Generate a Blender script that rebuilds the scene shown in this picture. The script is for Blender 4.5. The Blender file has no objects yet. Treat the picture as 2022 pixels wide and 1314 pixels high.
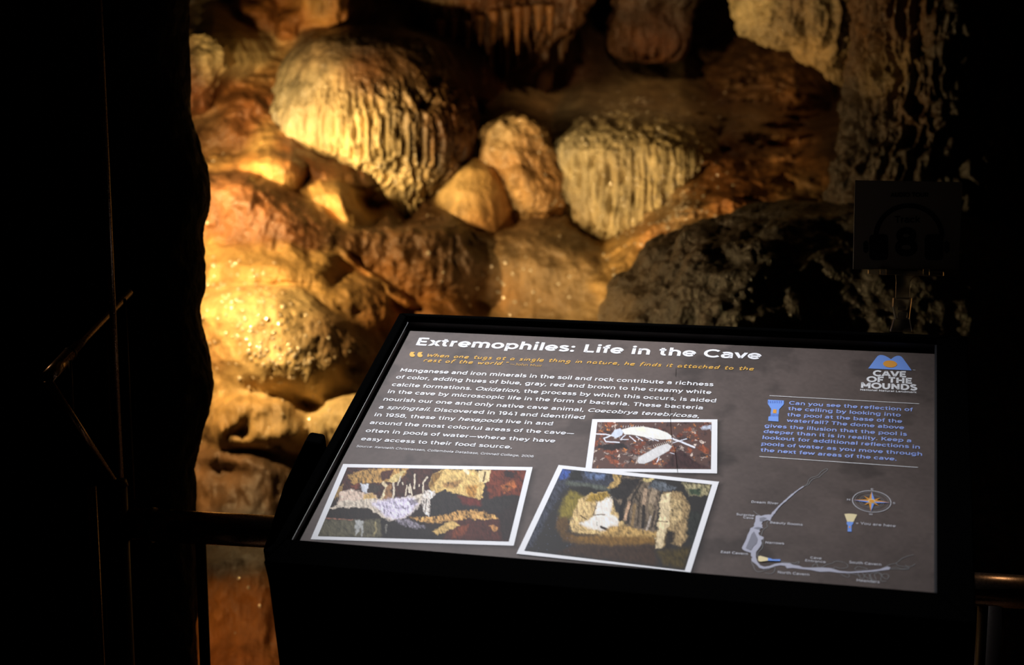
import bpy, math, random
import numpy as np
from mathutils import Vector, Matrix, Euler

random.seed(7)
SC = bpy.context.scene
COL = SC.collection

# ------------------------------------------------------------------ camera, world, lights, exposure
F = 2933.8                      # focal length in pixels of the 2022-wide frame
CX, CY = 1011.0, 657.0
PITCH = math.radians(9.612)
CAM = np.array([0.0, 0.0, 1.50])
RIGHT = np.array([1.0, 0.0, 0.0])
UP = np.array([0.0, math.sin(PITCH), math.cos(PITCH)])
FWD = np.array([0.0, math.cos(PITCH), -math.sin(PITCH)])


def ray(px, py):
    px = np.asarray(px, float); py = np.asarray(py, float)
    return FWD + ((px - CX) / F)[..., None] * RIGHT - ((py - CY) / F)[..., None] * UP


def P(px, py, d):
    return CAM + np.asarray(d, float)[..., None] * ray(px, py)


cam_data = bpy.data.cameras.new('camera')
cam = bpy.data.objects.new('camera', cam_data)
COL.objects.link(cam)
cam.location = CAM
cam.rotation_euler = (math.pi / 2 - PITCH, 0, 0)
cam_data.sensor_width = 36.0
cam_data.lens = 36.0 * F / 2022.0
cam_data.clip_start = 0.05
cam_data.dof.use_dof = True
cam_data.dof.focus_distance = 2.42
cam_data.dof.aperture_fstop = 3.6
SC.camera = cam

world = bpy.data.worlds.new('world')
SC.world = world
world.use_nodes = True
bg = world.node_tree.nodes['Background']
bg.inputs[0].default_value = (1.0, 0.75, 0.5, 1)
bg.inputs[1].default_value = 0.00035

SC.view_settings.view_transform = 'Standard'
SC.view_settings.look = 'None'
SC.view_settings.exposure = 0.0
SC.view_settings.gamma = 1.0
SC.view_settings.use_curve_mapping = False


def spot(name, pos, target, power, color, angle, blend, radius):
    d = bpy.data.lights.new(name, 'SPOT')
    d.energy = power; d.color = color; d.spot_size = math.radians(angle)
    d.spot_blend = blend; d.shadow_soft_size = radius
    o = bpy.data.objects.new(name, d)
    COL.objects.link(o)
    o.location = Vector(pos)
    o.rotation_euler = (Vector(target) - Vector(pos)).to_track_quat('-Z', 'Y').to_euler()
    return o


# two warm lamps of one floodlight hidden behind the dark rock on the left: a wide one and a narrow one on the dome
spot('cave_floodlight', P(185, 330, 3.72), P(1000, 420, 4.8), 80, (1.0, 0.67, 0.29), 165, 0.4, 0.03)
spot('cave_spotlight', P(165, 330, 4.15), P(770, 310, 5.1), 108, (1.0, 0.70, 0.31), 68, 1.0, 0.03)
# lamp on the cave floor hidden behind the sign, shining up at the pale curtain and the hanging rock
spot('curtain_uplight', P(880, 930, 3.75), P(1300, 320, 5.0), 66, (1.0, 0.72, 0.36), 56, 0.9, 0.02)
# weak fill added high above the shelf behind the curtain to brighten it
spot('shelf_fill', P(1230, -330, 5.1), P(1350, 200, 5.8), 9, (1.0, 0.62, 0.30), 95, 0.9, 0.03)
# low lamp behind the same rock for the rock under the handrail
spot('low_cave_lamp', P(240, 1240, 3.3), P(480, 1260, 3.7), 3.2, (1.0, 0.55, 0.22), 90, 0.9, 0.03)
# narrow spots added out of view to put glints on the metal rails
spot('rail_glint_spot_left', (-1.9, 3.0, 2.3), P(112, 716, 2.5), 9, (1.0, 0.62, 0.32), 6, 0.8, 0.02)
spot('rail_glint_spot_right', (1.9, 3.2, 2.0), P(2010, 1145, 2.5), 7, (1.0, 0.60, 0.30), 6, 0.8, 0.02)
# cooler spot added beyond the sign: lights its face, leaves the path side dark
spot('sign_face_spot', (-0.70, 3.15, 3.1), P(1130, 790, 2.38), 430, (0.93, 0.94, 1.0), 31, 1.0, 0.02)


# ------------------------------------------------------------------ noise
def _hash(ix, iy, iz, s):
    h = (ix * 374761393 + iy * 668265263 + iz * 2147483647 + s * 974634777) & 0xFFFFFFFF
    h = ((h ^ (h >> 13)) * 1274126177) & 0xFFFFFFFF
    h = h ^ (h >> 16)
    return (h & 0xFFFF) / 32767.5 - 1.0


def vn(p, s=0):
    p = np.asarray(p, float)
    i = np.floor(p).astype(np.int64); f = p - i
    u = f * f * f * (f * (f * 6 - 15) + 10)
    out = 0
    for dx in (0, 1):
        wx = u[..., 0] if dx else 1 - u[..., 0]
        for dy in (0, 1):
            wy = u[..., 1] if dy else 1 - u[..., 1]
            for dz in (0, 1):
                wz = u[..., 2] if dz else 1 - u[..., 2]
                out = out + wx * wy * wz * _hash(i[..., 0] + dx, i[..., 1] + dy, i[..., 2] + dz, s)
    return out


def fbm(p, octv=4, s=0, gain=0.5):
    a, t, n = 1.0, 0.0, 0.0
    q = np.array(p, float)
    for k in range(octv):
        t = t + a * vn(q, s + k * 17); n += a
        a *= gain; q = q * 2.03 + 3.7
    return t / n


def sstep(a, b, x):
    t = np.clip((x - a) / (b - a), 0, 1)
    return t * t * (3 - 2 * t)


# ------------------------------------------------------------------ object helpers
def tag(o, label=None, cat=None, group=None, kind=None):
    if label: o['label'] = label
    if cat: o['category'] = cat
    if group: o['group'] = group
    if kind: o['kind'] = kind
    return o


def empty(name, loc=(0, 0, 0)):
    o = bpy.data.objects.new(name, None)
    COL.objects.link(o)
    o.location = Vector(loc)
    o.empty_display_size = 0.05
    return o


def link(name, me, mat, parent=None):
    o = bpy.data.objects.new(name, me)
    COL.objects.link(o)
    if mat: me.materials.append(mat)
    if parent:
        bpy.context.view_layer.update()
        o.parent = parent
        o.matrix_parent_inverse = parent.matrix_world.inverted()
    return o


def grid_mesh(name, V, closed_u=False, colors=None, smooth=True):
    """V: (rows, cols, 3)"""
    R, Cc = V.shape[:2]
    me = bpy.data.meshes.new(name)
    idx = np.arange(R * Cc).reshape(R, Cc)
    if closed_u:
        a = idx[:-1, :]; b = np.roll(idx, -1, 1)[:-1, :]; c = np.roll(idx, -1, 1)[1:, :]; d = idx[1:, :]
    else:
        a = idx[:-1, :-1]; b = idx[:-1, 1:]; c = idx[1:, 1:]; d = idx[1:, :-1]
    quads = np.stack([a, d, c, b], -1).reshape(-1, 4)
    n = len(quads)
    me.vertices.add(R * Cc); me.vertices.foreach_set('co', V.reshape(-1).astype(np.float32))
    me.loops.add(n * 4); me.loops.foreach_set('vertex_index', quads.reshape(-1).astype(np.int32))
    me.polygons.add(n)
    me.polygons.foreach_set('loop_start', np.arange(0, n * 4, 4, dtype=np.int32))
    me.polygons.foreach_set('use_smooth', np.full(n, smooth))
    me.update(calc_edges=True)
    if colors is not None:
        ca = me.color_attributes.new('tint', 'FLOAT_COLOR', 'POINT')
        c4 = np.ones((R * Cc, 4), np.float32); c4[:, :3] = colors.reshape(-1, 3)
        ca.data.foreach_set('color', c4.reshape(-1))
    return me


def poly_mesh(name, verts, faces, smooth=False):
    me = bpy.data.meshes.new(name)
    me.from_pydata([tuple(map(float, v)) for v in verts], [], faces)
    me.update()
    if smooth:
        me.polygons.foreach_set('use_smooth', np.full(len(me.polygons), True))
    return me


def tube_mesh(name, pts, r, n=20, cap=True):
    """round tube along a polyline with mitred joints"""
    pts = [Vector(p) for p in pts]
    rs = r if isinstance(r, (list, tuple)) else [r] * len(pts)
    V, Fc = [], []
    up = Vector((0, 0, 1))
    t0 = (pts[1] - pts[0]).normalized()
    if abs(t0.dot(up)) > 0.9: up = Vector((0, 1, 0))
    side = t0.cross(up).normalized()
    for i, p in enumerate(pts):
        if i == 0: t = (pts[1] - p)
        elif i == len(pts) - 1: t = (p - pts[i - 1])
        else: t = (p - pts[i - 1]).normalized() + (pts[i + 1] - p).normalized()
        t.normalize()
        side = (side - t * side.dot(t)).normalized()
        bn = t.cross(side)
        for k in range(n):
            a = 2 * math.pi * k / n
            V.append(p + rs[i] * (math.cos(a) * side + math.sin(a) * bn))
    for i in range(len(pts) - 1):
        for k in range(n):
            k2 = (k + 1) % n
            Fc.append((i * n + k, i * n + k2, (i + 1) * n + k2, (i + 1) * n + k))
    me_f = len(Fc)
    if cap:
        Fc.append(tuple(reversed(range(n)))); Fc.append(tuple(range((len(pts) - 1) * n, len(pts) * n)))
    me = poly_mesh(name, V, Fc)
    sm = np.zeros(len(me.polygons), bool); sm[:me_f] = True
    me.polygons.foreach_set('use_smooth', sm)
    return me


def box_pts(c8):
    return c8, [(0, 1, 2, 3), (7, 6, 5, 4), (0, 4, 5, 1), (1, 5, 6, 2), (2, 6, 7, 3), (3, 7, 4, 0)]


def bevel(o, w, seg=2):
    m = o.modifiers.new('bevel', 'BEVEL'); m.width = w; m.segments = seg; m.limit_method = 'ANGLE'
    return o


# ------------------------------------------------------------------ materials
def mat_base(name):
    m = bpy.data.materials.new(name); m.use_nodes = True
    nt = m.node_tree
    return m, nt, nt.nodes['Principled BSDF']


def simple_mat(name, col, rough=0.5, metal=0.0, spec=0.5, noise=0.0, nscale=40):
    m, nt, b = mat_base(name)
    b.inputs['Base Color'].default_value = (*col, 1)
    b.inputs['Roughness'].default_value = rough
    b.inputs['Metallic'].default_value = metal
    b.inputs['Specular IOR Level'].default_value = spec
    if noise:
        tc = nt.nodes.new('ShaderNodeTexCoord'); n = nt.nodes.new('ShaderNodeTexNoise')
        n.inputs['Scale'].default_value = nscale; n.inputs['Detail'].default_value = 4
        nt.links.new(tc.outputs['Object'], n.inputs['Vector'])
        mr = nt.nodes.new('ShaderNodeMapRange')
        mr.inputs['To Min'].default_value = rough - noise; mr.inputs['To Max'].default_value = rough + noise
        nt.links.new(n.outputs['Fac'], mr.inputs['Value'])
        nt.links.new(mr.outputs['Result'], b.inputs['Roughness'])
        bp = nt.nodes.new('ShaderNodeBump'); bp.inputs['Strength'].default_value = 0.1; bp.inputs['Distance'].default_value = 0.001
        nt.links.new(n.outputs['Fac'], bp.inputs['Height']); nt.links.new(bp.outputs['Normal'], b.inputs['Normal'])
    return m


def rock_mat(name, rough=0.42, bump=1.0, grain=45.0, stretch=0.35, spec=0.5, pit=0.0, sparkle=0.35):
    """wet calcite: tint attribute for mineral colour with some light and shade painted in, noise for grain and relief"""
    m, nt, b = mat_base(name)
    N, L = nt.nodes, nt.links
    at = N.new('ShaderNodeAttribute'); at.attribute_name = 'tint'
    tc = N.new('ShaderNodeTexCoord')
    mp = N.new('ShaderNodeMapping'); mp.inputs['Scale'].default_value = (1, 1, stretch)
    L.new(tc.outputs['Object'], mp.inputs['Vector'])
    n1 = N.new('ShaderNodeTexNoise'); n1.inputs['Scale'].default_value = grain * 0.35; n1.inputs['Detail'].default_value = 6
    n1.inputs['Roughness'].default_value = 0.62
    n2 = N.new('ShaderNodeTexNoise'); n2.inputs['Scale'].default_value = grain; n2.inputs['Detail'].default_value = 5
    n2.inputs['Roughness'].default_value = 0.65
    n3 = N.new('ShaderNodeTexVoronoi'); n3.inputs['Scale'].default_value = grain * 1.6
    for n in (n1, n2, n3): L.new(mp.outputs['Vector'], n.inputs['Vector'])
    # colour mottling
    cr = N.new('ShaderNodeMapRange'); cr.inputs['From Min'].default_value = 0.3; cr.inputs['From Max'].default_value = 0.7
    cr.inputs['To Min'].default_value = 0.55; cr.inputs['To Max'].default_value = 1.25
    L.new(n1.outputs['Fac'], cr.inputs['Value'])
    mx = N.new('ShaderNodeVectorMath'); mx.operation = 'SCALE'
    L.new(at.outputs['Color'], mx.inputs[0]); L.new(cr.outputs['Result'], mx.inputs['Scale'])
    L.new(mx.outputs['Vector'], b.inputs['Base Color'])
    b1 = N.new('ShaderNodeBump'); b1.inputs['Strength'].default_value = 0.75 * bump; b1.inputs['Distance'].default_value = 0.02
    L.new(n1.outputs['Fac'], b1.inputs['Height'])
    b2 = N.new('ShaderNodeBump'); b2.inputs['Strength'].default_value = 0.6 * bump; b2.inputs['Distance'].default_value = 0.008
    L.new(n2.outputs['Fac'], b2.inputs['Height']); L.new(b1.outputs['Normal'], b2.inputs['Normal'])
    b3 = N.new('ShaderNodeBump'); b3.inputs['Strength'].default_value = sparkle; b3.inputs['Distance'].default_value = 0.004
    L.new(n3.outputs['Distance'], b3.inputs['Height']); L.new(b2.outputs['Normal'], b3.inputs['Normal'])
    L.new(b3.outputs['Normal'], b.inputs['Normal'])
    rr = N.new('ShaderNodeMapRange'); rr.inputs['From Min'].default_value = 0.35; rr.inputs['From Max'].default_value = 0.7
    rr.inputs['To Min'].default_value = rough + 0.15; rr.inputs['To Max'].default_value = max(0.12, rough - 0.2)
    L.new(n2.outputs['Fac'], rr.inputs['Value']); L.new(rr.outputs['Result'], b.inputs['Roughness'])
    b.inputs['Specular IOR Level'].default_value = spec
    b.inputs['Coat Weight'].default_value = 0.45 * sparkle / 0.35
    b.inputs['Coat Roughness'].default_value = 0.16
    n4 = N.new('ShaderNodeTexNoise'); n4.inputs['Scale'].default_value = 190.0; n4.inputs['Detail'].default_value = 3
    L.new(tc.outputs['Object'], n4.inputs['Vector'])
    b4 = N.new('ShaderNodeBump'); b4.inputs['Strength'].default_value = 1.0; b4.inputs['Distance'].default_value = 0.006
    L.new(n4.outputs['Fac'], b4.inputs['Height']); L.new(b2.outputs['Normal'], b4.inputs['Normal'])
    L.new(b4.outputs['Normal'], b.inputs['Coat Normal'])
    return m


def print_mat(name, rough=0.6):
    m, nt, b = mat_base(name)
    at = nt.nodes.new('ShaderNodeAttribute'); at.attribute_name = 'tint'
    nt.links.new(at.outputs['Color'], b.inputs['Base Color'])
    b.inputs['Roughness'].default_value = rough
    b.inputs['Specular IOR Level'].default_value = 0.15
    return m


M_flow = rock_mat('wet_flowstone', 0.5, 0.7, 42, 0.35, spec=0.4)
M_smooth = rock_mat('smooth_flowstone', 0.58, 0.95, 40, 0.6, spec=0.3, sparkle=0.2)
M_rough = rock_mat('rough_limestone', 0.5, 1.2, 55, 0.9, sparkle=0.5)
M_dark = rock_mat('dark_limestone', 0.55, 1.3, 45, 0.8, spec=0.35, sparkle=0.5)
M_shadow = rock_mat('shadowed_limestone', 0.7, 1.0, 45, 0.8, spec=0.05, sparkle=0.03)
M_black = simple_mat('black_powder_coat', (0.0012, 0.0012, 0.0012), 0.8, 0, 0.0, 0.08, 300)
M_inner = simple_mat('black_frame_reveal', (0.03, 0.03, 0.032), 0.4, 0, 0.3)
M_steel = simple_mat('brushed_bronze_steel', (0.42, 0.30, 0.22), 0.28, 1.0, 0.5, 0.06, 200)
M_darksteel = simple_mat('dark_steel', (0.05, 0.04, 0.035), 0.4, 0.8, 0.4, 0.05, 200)
M_concrete = simple_mat('damp_concrete', (0.10, 0.08, 0.06), 0.6, 0, 0.4, 0.1, 30)

# ------------------------------------------------------------------ cave shell
rng = np.random.default_rng(5)


def rbf(ctrl, X, Y, dim=1):
    """thin-plate interpolation of control points (x, y, values...) over pixel positions"""
    c = np.array([[a[0], a[1]] for a in ctrl], float) / 1000.0
    v = np.array([a[2:] for a in ctrl], float)
    n = len(c)

    def phi(r2): return r2 * np.log(r2 + 1e-9) * 0.5
    d2 = ((c[:, None] - c[None]) ** 2).sum(-1)
    A = np.zeros((n + 3, n + 3)); A[:n, :n] = phi(d2) + np.eye(n) * 1e-4
    A[:n, n] = 1; A[:n, n + 1:] = c; A[n, :n] = 1; A[n + 1:, :n] = c.T
    b = np.zeros((n + 3, v.shape[1])); b[:n] = v
    w = np.linalg.solve(A, b)
    x = np.asarray(X, float) / 1000.0; y = np.asarray(Y, float) / 1000.0
    out = w[n] + x[..., None] * w[n + 1] + y[..., None] * w[n + 2]
    for k in range(n):
        r2 = (x - c[k, 0]) ** 2 + (y - c[k, 1]) ** 2
        out = out + phi(r2)[..., None] * w[k]
    return out[..., 0] if v.shape[1] == 1 else out


def blend_colors(zones, X, Y, sharp=90.0):
    """gaussian-weighted colour zones, mineral tones plus some painted light and shade: (x, y, (r,g,b)[, radius])"""
    W = 0; Cc = 0
    for z in zones:
        r = z[3] if len(z) > 3 else sharp
        w = np.exp(-((X - z[0]) ** 2 + (Y - z[1]) ** 2) / (2 * r * r)) + 1e-9
        W = W + w; Cc = Cc + w[..., None] * np.array(z[2])
    return Cc / W[..., None]


CREAM = (0.60, 0.46, 0.22); TAN = (0.34, 0.235, 0.11); GREYTAN = (0.30, 0.25, 0.15)
ORANGE = (0.38, 0.155, 0.036); RUST = (0.18, 0.060, 0.016); BROWN = (0.12, 0.058, 0.022)
DARK = (0.04, 0.024, 0.013); GOLD = (0.48, 0.29, 0.095); BLACKISH = (0.018, 0.014, 0.011)


def project(V):
    d = V - CAM
    z = d @ FWD
    return CX + F * (d @ RIGHT) / z, CY - F * (d @ UP) / z


def row_interp(rows, depth, py, n_smooth=0):
    r = np.array([list(q) + ([depth] if len(q) == 3 else []) for q in rows], float)
    return r


def form_field(f, X, Y):
    """distance along the view heading of one rounded mass, for every grid direction"""
    r = np.array([list(q) + ([f['d']] if len(q) == 3 else []) for q in f['rows']], float)
    ys = np.linspace(r[0, 0], r[-1, 0], 200)
    ker = np.hanning(15); ker /= ker.sum()
    def sm(k):
        a = np.interp(ys, r[:, 0], r[:, k]); p_ = np.concatenate([np.full(7, a[0]), a, np.full(7, a[-1])])
        return np.convolve(p_, ker, 'valid')
    xl, xr, dd = sm(1), sm(2), sm(3)
    Yc = np.clip(Y, r[0, 0], r[-1, 0])
    l = np.interp(Yc, ys, xl); rr_ = np.interp(Yc, ys, xr); d = np.interp(Yc, ys, dd)
    cx = (l + rr_) / 2; hw = np.maximum((rr_ - l) / 2, 3)
    hmax = (xr - xl).max() / 2
    t = (Yc - r[0, 0]) / (r[-1, 0] - r[0, 0])
    rt, rb = f.get('rt', 0.3), f.get('rb', 0.25)
    cap = np.sqrt(np.clip(1 - (1 - np.clip(t / rt, 0, 1)) ** 2, 0, 1)) * np.sqrt(np.clip(1 - (1 - np.clip((1 - t) / rb, 0, 1)) ** 2, 0, 1))
    ry = f['th'] * (hw / hmax) ** 0.6 * cap
    u = np.abs(X - cx) / hw
    D = d - ry * np.clip(1 - u * u, 0, 1) ** 0.55 + 2.2 * np.clip(u - 1, 0, None) * hw * d / F + f.get('gy', 2.6) * np.abs(Y - Yc) * d / F
    return D + f.get('off', 0.0)


FORMS, PITS = [], []


def form(rows, d, th, zones=None, fine=1.0, flute=0.0, **k):
    FORMS.append(dict(rows=rows, d=d, th=th, zones=zones, fine=fine, flute=flute, **k))


def dense_axis(lo, a, b, hi, fine, coarse):
    return np.unique(np.concatenate([np.arange(lo, a, coarse), np.arange(a, b, fine), np.arange(b, hi + coarse, coarse)]))


def relief_wall(name, depth_ctrl, zones, mat, k=0.032, seed=3):
    xs = dense_axis(-450, 340, 1800, 2500, 2.4, 14.0); ys = dense_axis(-420, -30, 720, 1700, 2.4, 9.0)
    X, Y = np.meshgrid(xs, ys)
    B = rbf(depth_ctrl, X, Y)
    q = P(X, Y, B)
    wx = 30 * fbm(q * 2.3, 3, 51) + 15 * fbm(q * 8, 3, 52); wy = 30 * fbm(q * 2.3, 3, 53) + 15 * fbm(q * 8, 3, 54)
    B = B + 0.12 * fbm(q * 2.6, 3, seed)
    Z0 = zones
    Ds = [B]; prm = [(1.0, 0.25)]
    for f in FORMS:
        w_ = f.get('warp', 1.0)
        Ds.append(form_field(f, X + wx * w_, Y + wy * w_)); prm.append((f['fine'], f['flute']))
    m = np.min(Ds, axis=0)
    W = [np.exp(-(d_ - m) / k) for d_ in Ds]; Ws = sum(W)
    D = m - k * np.log(Ws)
    fi = sum(w * p_[0] for w, p_ in zip(W, prm)) / Ws; fl = sum(w * p_[1] for w, p_ in zip(W, prm)) / Ws
    # colour: base zones, then the zones of whichever mass is in front
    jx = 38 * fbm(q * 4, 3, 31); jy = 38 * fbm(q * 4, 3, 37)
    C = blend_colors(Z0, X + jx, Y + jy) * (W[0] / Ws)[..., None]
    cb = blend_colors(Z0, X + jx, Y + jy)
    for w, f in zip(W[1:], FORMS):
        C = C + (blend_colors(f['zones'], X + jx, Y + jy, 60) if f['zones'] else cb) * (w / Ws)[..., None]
    q = P(X, Y, D)
    D = D + fi * (0.030 * fbm(q * 7, 4, seed + 1) + 0.011 * fbm(q * 26, 4, seed + 5))
    w = fbm(q * 5, 2, seed + 60)
    qq = np.stack([q[..., 0] * 24 + w * 1.5, q[..., 1] * 14 + w, q[..., 2] * 4.5 + w], -1)
    rid = 1 - 2.2 * np.abs(fbm(qq, 3, seed + 9))
    D = D - 0.022 * fl * rid
    for (x, y, rx, ry, dp) in PITS:
        D = D + dp * np.exp(-(((X + wx * 1.3 - x) / rx) ** 2 + ((Y + wy * 1.3 - y) / ry) ** 2))
    V = P(X, Y, D)
    qs = np.stack([q[..., 0] * 20, q[..., 1] * 12, q[..., 2] * 5], -1)
    C = np.clip(C * (1 + 0.35 * fbm(q * 9, 4, 41) + 0.22 * fbm(qs, 3, 47))[..., None], 0.005, 0.9)
    return link(name, grid_mesh(name, V, False, C), mat)


def rock(name, rows, depth, thick, mat, zones, lump=0.02, lumpf=7.0, fine=0.008, finef=28.0, flute=0.0, flutef=28.0,
         flutez=2.2, tmask=(0.15, 0.5), seed=0, nu=300, nv=220, expo=0.75, parent=None, drip=0.0, skin=None, slots=(), sq=1.0, dshift=0.0, round_top=0.06, round_bot=0.05, streaks=0.3):
    """a rock mass given by its left and right edge at each height (py, xl, xr[, depth])"""
    if skin is not None:
        form(rows, depth, thick * 0.85, zones, 0.6, 0.1, off=skin, warp=0.4, gy=5.0)
    r = np.array([list(a) + ([depth] if len(a) == 3 else []) for a in rows], float)
    t = np.linspace(0, 1, nv)
    t = 0.5 * t + 0.5 * (0.5 - 0.5 * np.cos(np.pi * t))
    py = r[0, 0] + (r[-1, 0] - r[0, 0]) * t

    def ip(k):
        a = np.interp(py, r[:, 0], r[:, k])
        w = max(3, nv // 18); ker = np.hanning(w + 2)[1:-1]; ker /= ker.sum()
        pad = np.concatenate([np.full(w, a[0]), a, np.full(w, a[-1])])
        pad[:w] = 2 * a[0] - a[1:w + 1][::-1]; pad[-w:] = 2 * a[-1] - a[-w - 1:-1][::-1]
        return np.convolve(pad, ker, 'same')[w:-w]
    xl, xr, dd = ip(1), ip(2), ip(3)
    cx = (xl + xr) / 2; hw = np.maximum((xr - xl) / 2, 1.0)
    cap = np.sqrt(np.clip(1 - (1 - np.clip(t / round_top, 0, 1)) ** 2, 0, 1)) * np.sqrt(np.clip(1 - (1 - np.clip((1 - t) / round_bot, 0, 1)) ** 2, 0, 1))
    cap = np.maximum(cap, 0.004)
    rx = hw * dd / F * cap
    ry = thick * (hw / hw.max()) ** expo * cap
    th = np.linspace(0, 2 * np.pi, nu, endpoint=False)
    ct, st = np.cos(th), np.sin(th)
    ct2 = np.sign(ct) * np.abs(ct) ** sq; st2 = np.sign(st) * np.abs(st) ** sq
    cen = P(cx, py, dd)
    V = np.zeros((nv, nu, 3))
    V[..., 0] = cen[:, None, 0] + rx[:, None] * ct2
    V[..., 1] = cen[:, None, 1] - ry[:, None] * st2 + dshift
    V[..., 2] = cen[:, None, 2]
    T = np.repeat(t[:, None], nu, 1)
    q = V.copy()
    # outward direction from finite differences
    du = np.roll(V, -1, 1) - np.roll(V, 1, 1)
    dv = np.gradient(V, axis=0)
    nrm = np.cross(dv, du)
    ln = np.linalg.norm(nrm, axis=-1, keepdims=True); nrm = nrm / np.maximum(ln, 1e-9)
    outw = V - cen[:, None]
    sgn = np.sign((nrm * outw).sum(-1, keepdims=True)); sgn[sgn == 0] = 1
    nrm = nrm * np.median(sgn)
    edge = np.minimum(1, cap)[:, None]
    disp = lump * fbm(q * lumpf, 3, seed) + fine * fbm(q * finef, 4, seed + 3)
    if flute:
        w = 0.55 * fbm(q * 6, 2, seed + 60)
        qq = np.stack([q[..., 0] * flutef + w * 1.6, q[..., 1] * flutef + w, q[..., 2] * flutef / 7.0 * flutez / 2.2 + w], -1)
        a = fbm(qq, 3, seed + 11); rid = 1 - np.abs(a) * 2.2
        qb = np.stack([q[..., 0] * flutef * 2.1, q[..., 1] * flutef * 2.1, q[..., 2] * flutef * 0.15], -1)
        rid = rid + 0.45 * fbm(qb, 3, seed + 13)
        disp = disp + flute * sstep(tmask[0], tmask[1], T) * rid
    V = V + nrm * (disp * edge)[..., None]
    if slots:
        SX, SY = project(V)
        for (x, y, ax_r, ay_r, dp) in slots:
            V = V - nrm * (dp * np.exp(-((SX - x) / ax_r) ** 2 - ((SY - y) / ay_r) ** 2) * (V[..., 1] < cen[:, None, 1]))[..., None]
    if drip:
        ang = np.stack([ct * 9 + seed, st * 9, 0 * ct], -1)
        dn = np.clip(vn(ang * 1.0, seed + 70) + 0.5 * vn(ang * 2.3, seed + 71), -0.6, 1.3)
        V[..., 2] -= drip * dn[None] * sstep(0.72, 1.0, T)
    PX, PY = project(V)
    wob = fbm(q * 6, 3, 31) * 28
    C = blend_colors(zones, PX + wob, PY + fbm(q * 6, 3, 37) * 28, 60)
    qs = np.stack([q[..., 0] * 26, q[..., 1] * 26, q[..., 2] * 4], -1)
    streak = fbm(qs, 3, seed + 90)
    C = np.clip(C * (1 + 0.25 * fbm(q * 12, 4, 41) + streaks * streak)[..., None], 0.004, 0.9)
    me = grid_mesh(name, V[:, ::-1], True, C[:, ::-1])
    o = link(name, me, mat, parent)
    return o


# wall_back: the whole far side of the chamber
depth_ctrl = [(-300, -300, 5.4), (0, 300, 5.0), (0, 900, 4.6), (0, 1500, 4.2), (700, -300, 5.9), (1300, -300, 6.6),
              (380, 40, 5.5), (330, 300, 5.0), (400, 260, 5.3), (400, 480, 4.75), (400, 650, 4.5), (400, 800, 4.35),
              (450, 950, 4.3), (450, 1100, 4.15), (450, 1200, 3.8), (450, 1350, 3.6), (450, 1600, 3.3), (1000, 1500, 3.3), (1000, 1000, 4.3),
              (540, 80, 5.6), (500, 180, 5.35), (540, 270, 5.15), (620, 30, 5.45), (700, 430, 5.3), (600, 480, 5.0), (600, 560, 4.8),
              (760, 440, 5.45), (700, 650, 4.75), (620, 850, 4.35), (800, 30, 5.9), (960, 130, 6.1), (1080, 60, 5.9), (1080, 200, 6.0),
              (1280, 60, 6.3), (1400, 120, 6.5), (900, 470, 5.3), (950, 560, 5.05), (1100, 480, 5.25), (1100, 560, 5.0), (1250, 520, 4.95), (1150, 640, 4.75),
              (1200, 230, 5.75), (1350, 190, 6.0), (1500, 180, 6.1), (1660, 190, 6.1), (1500, 250, 5.6), (1450, 300, 5.35), (1550, 360, 5.0), (1450, 430, 4.85),
              (1330, 500, 4.75), (1640, 280, 5.2), (1750, 100, 5.0), (1850, 300, 4.7), (2050, 300, 4.5), (2050, 900, 4.0), (2300, 1400, 3.6), (2400, 0, 4.4), (1500, 800, 4.1), (2400, -300, 4.5)]
wall_zones = [(0, 300, BLACKISH, 200), (400, 30, BLACKISH, 50), (440, 60, DARK, 40), (480, 40, RUST, 40), (600, 30, ORANGE, 50), (640, 20, GOLD, 35), (540, 130, ORANGE, 50), (450, 180, RUST, 60),  # blackish zones at the upper left put the missing light into the colour
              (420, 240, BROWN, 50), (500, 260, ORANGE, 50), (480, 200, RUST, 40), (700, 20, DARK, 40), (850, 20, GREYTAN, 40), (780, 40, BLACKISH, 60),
              (950, 90, RUST), (1080, 130, BROWN, 60), (980, 180, RUST, 50), (930, 230, BLACKISH, 40), (1280, 60, BROWN, 50), (1180, 30, BLACKISH, 70), (1100, 200, RUST, 50), (1400, 100, BLACKISH, 90),  # dark zones at the top centre paint in the dimness there
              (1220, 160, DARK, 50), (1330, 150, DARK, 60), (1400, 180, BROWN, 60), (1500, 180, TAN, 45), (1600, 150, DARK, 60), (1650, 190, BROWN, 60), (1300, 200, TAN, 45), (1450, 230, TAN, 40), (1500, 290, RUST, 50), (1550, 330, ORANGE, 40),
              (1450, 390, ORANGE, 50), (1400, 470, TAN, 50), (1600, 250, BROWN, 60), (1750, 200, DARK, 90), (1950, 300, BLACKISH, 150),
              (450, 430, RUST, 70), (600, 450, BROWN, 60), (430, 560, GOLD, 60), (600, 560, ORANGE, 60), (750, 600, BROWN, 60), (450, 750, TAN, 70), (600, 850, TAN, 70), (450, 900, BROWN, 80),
              (500, 1200, ORANGE, 80), (450, 1060, BROWN, 60), (480, 1300, RUST, 60), (800, 500, BROWN, 50), (740, 410, DARK, 40), (800, 430, DARK, 35), (950, 480, BROWN, 50), (1000, 560, TAN, 60), (1100, 600, TAN, 70), (1250, 560, GOLD, 50),  # dark zones below the dome paint shadow into the recesses
              (1150, 480, BROWN, 45), (1300, 500, ORANGE, 40), (1800, 700, BLACKISH, 200), (1200, 1000, DARK, 200)]

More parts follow.
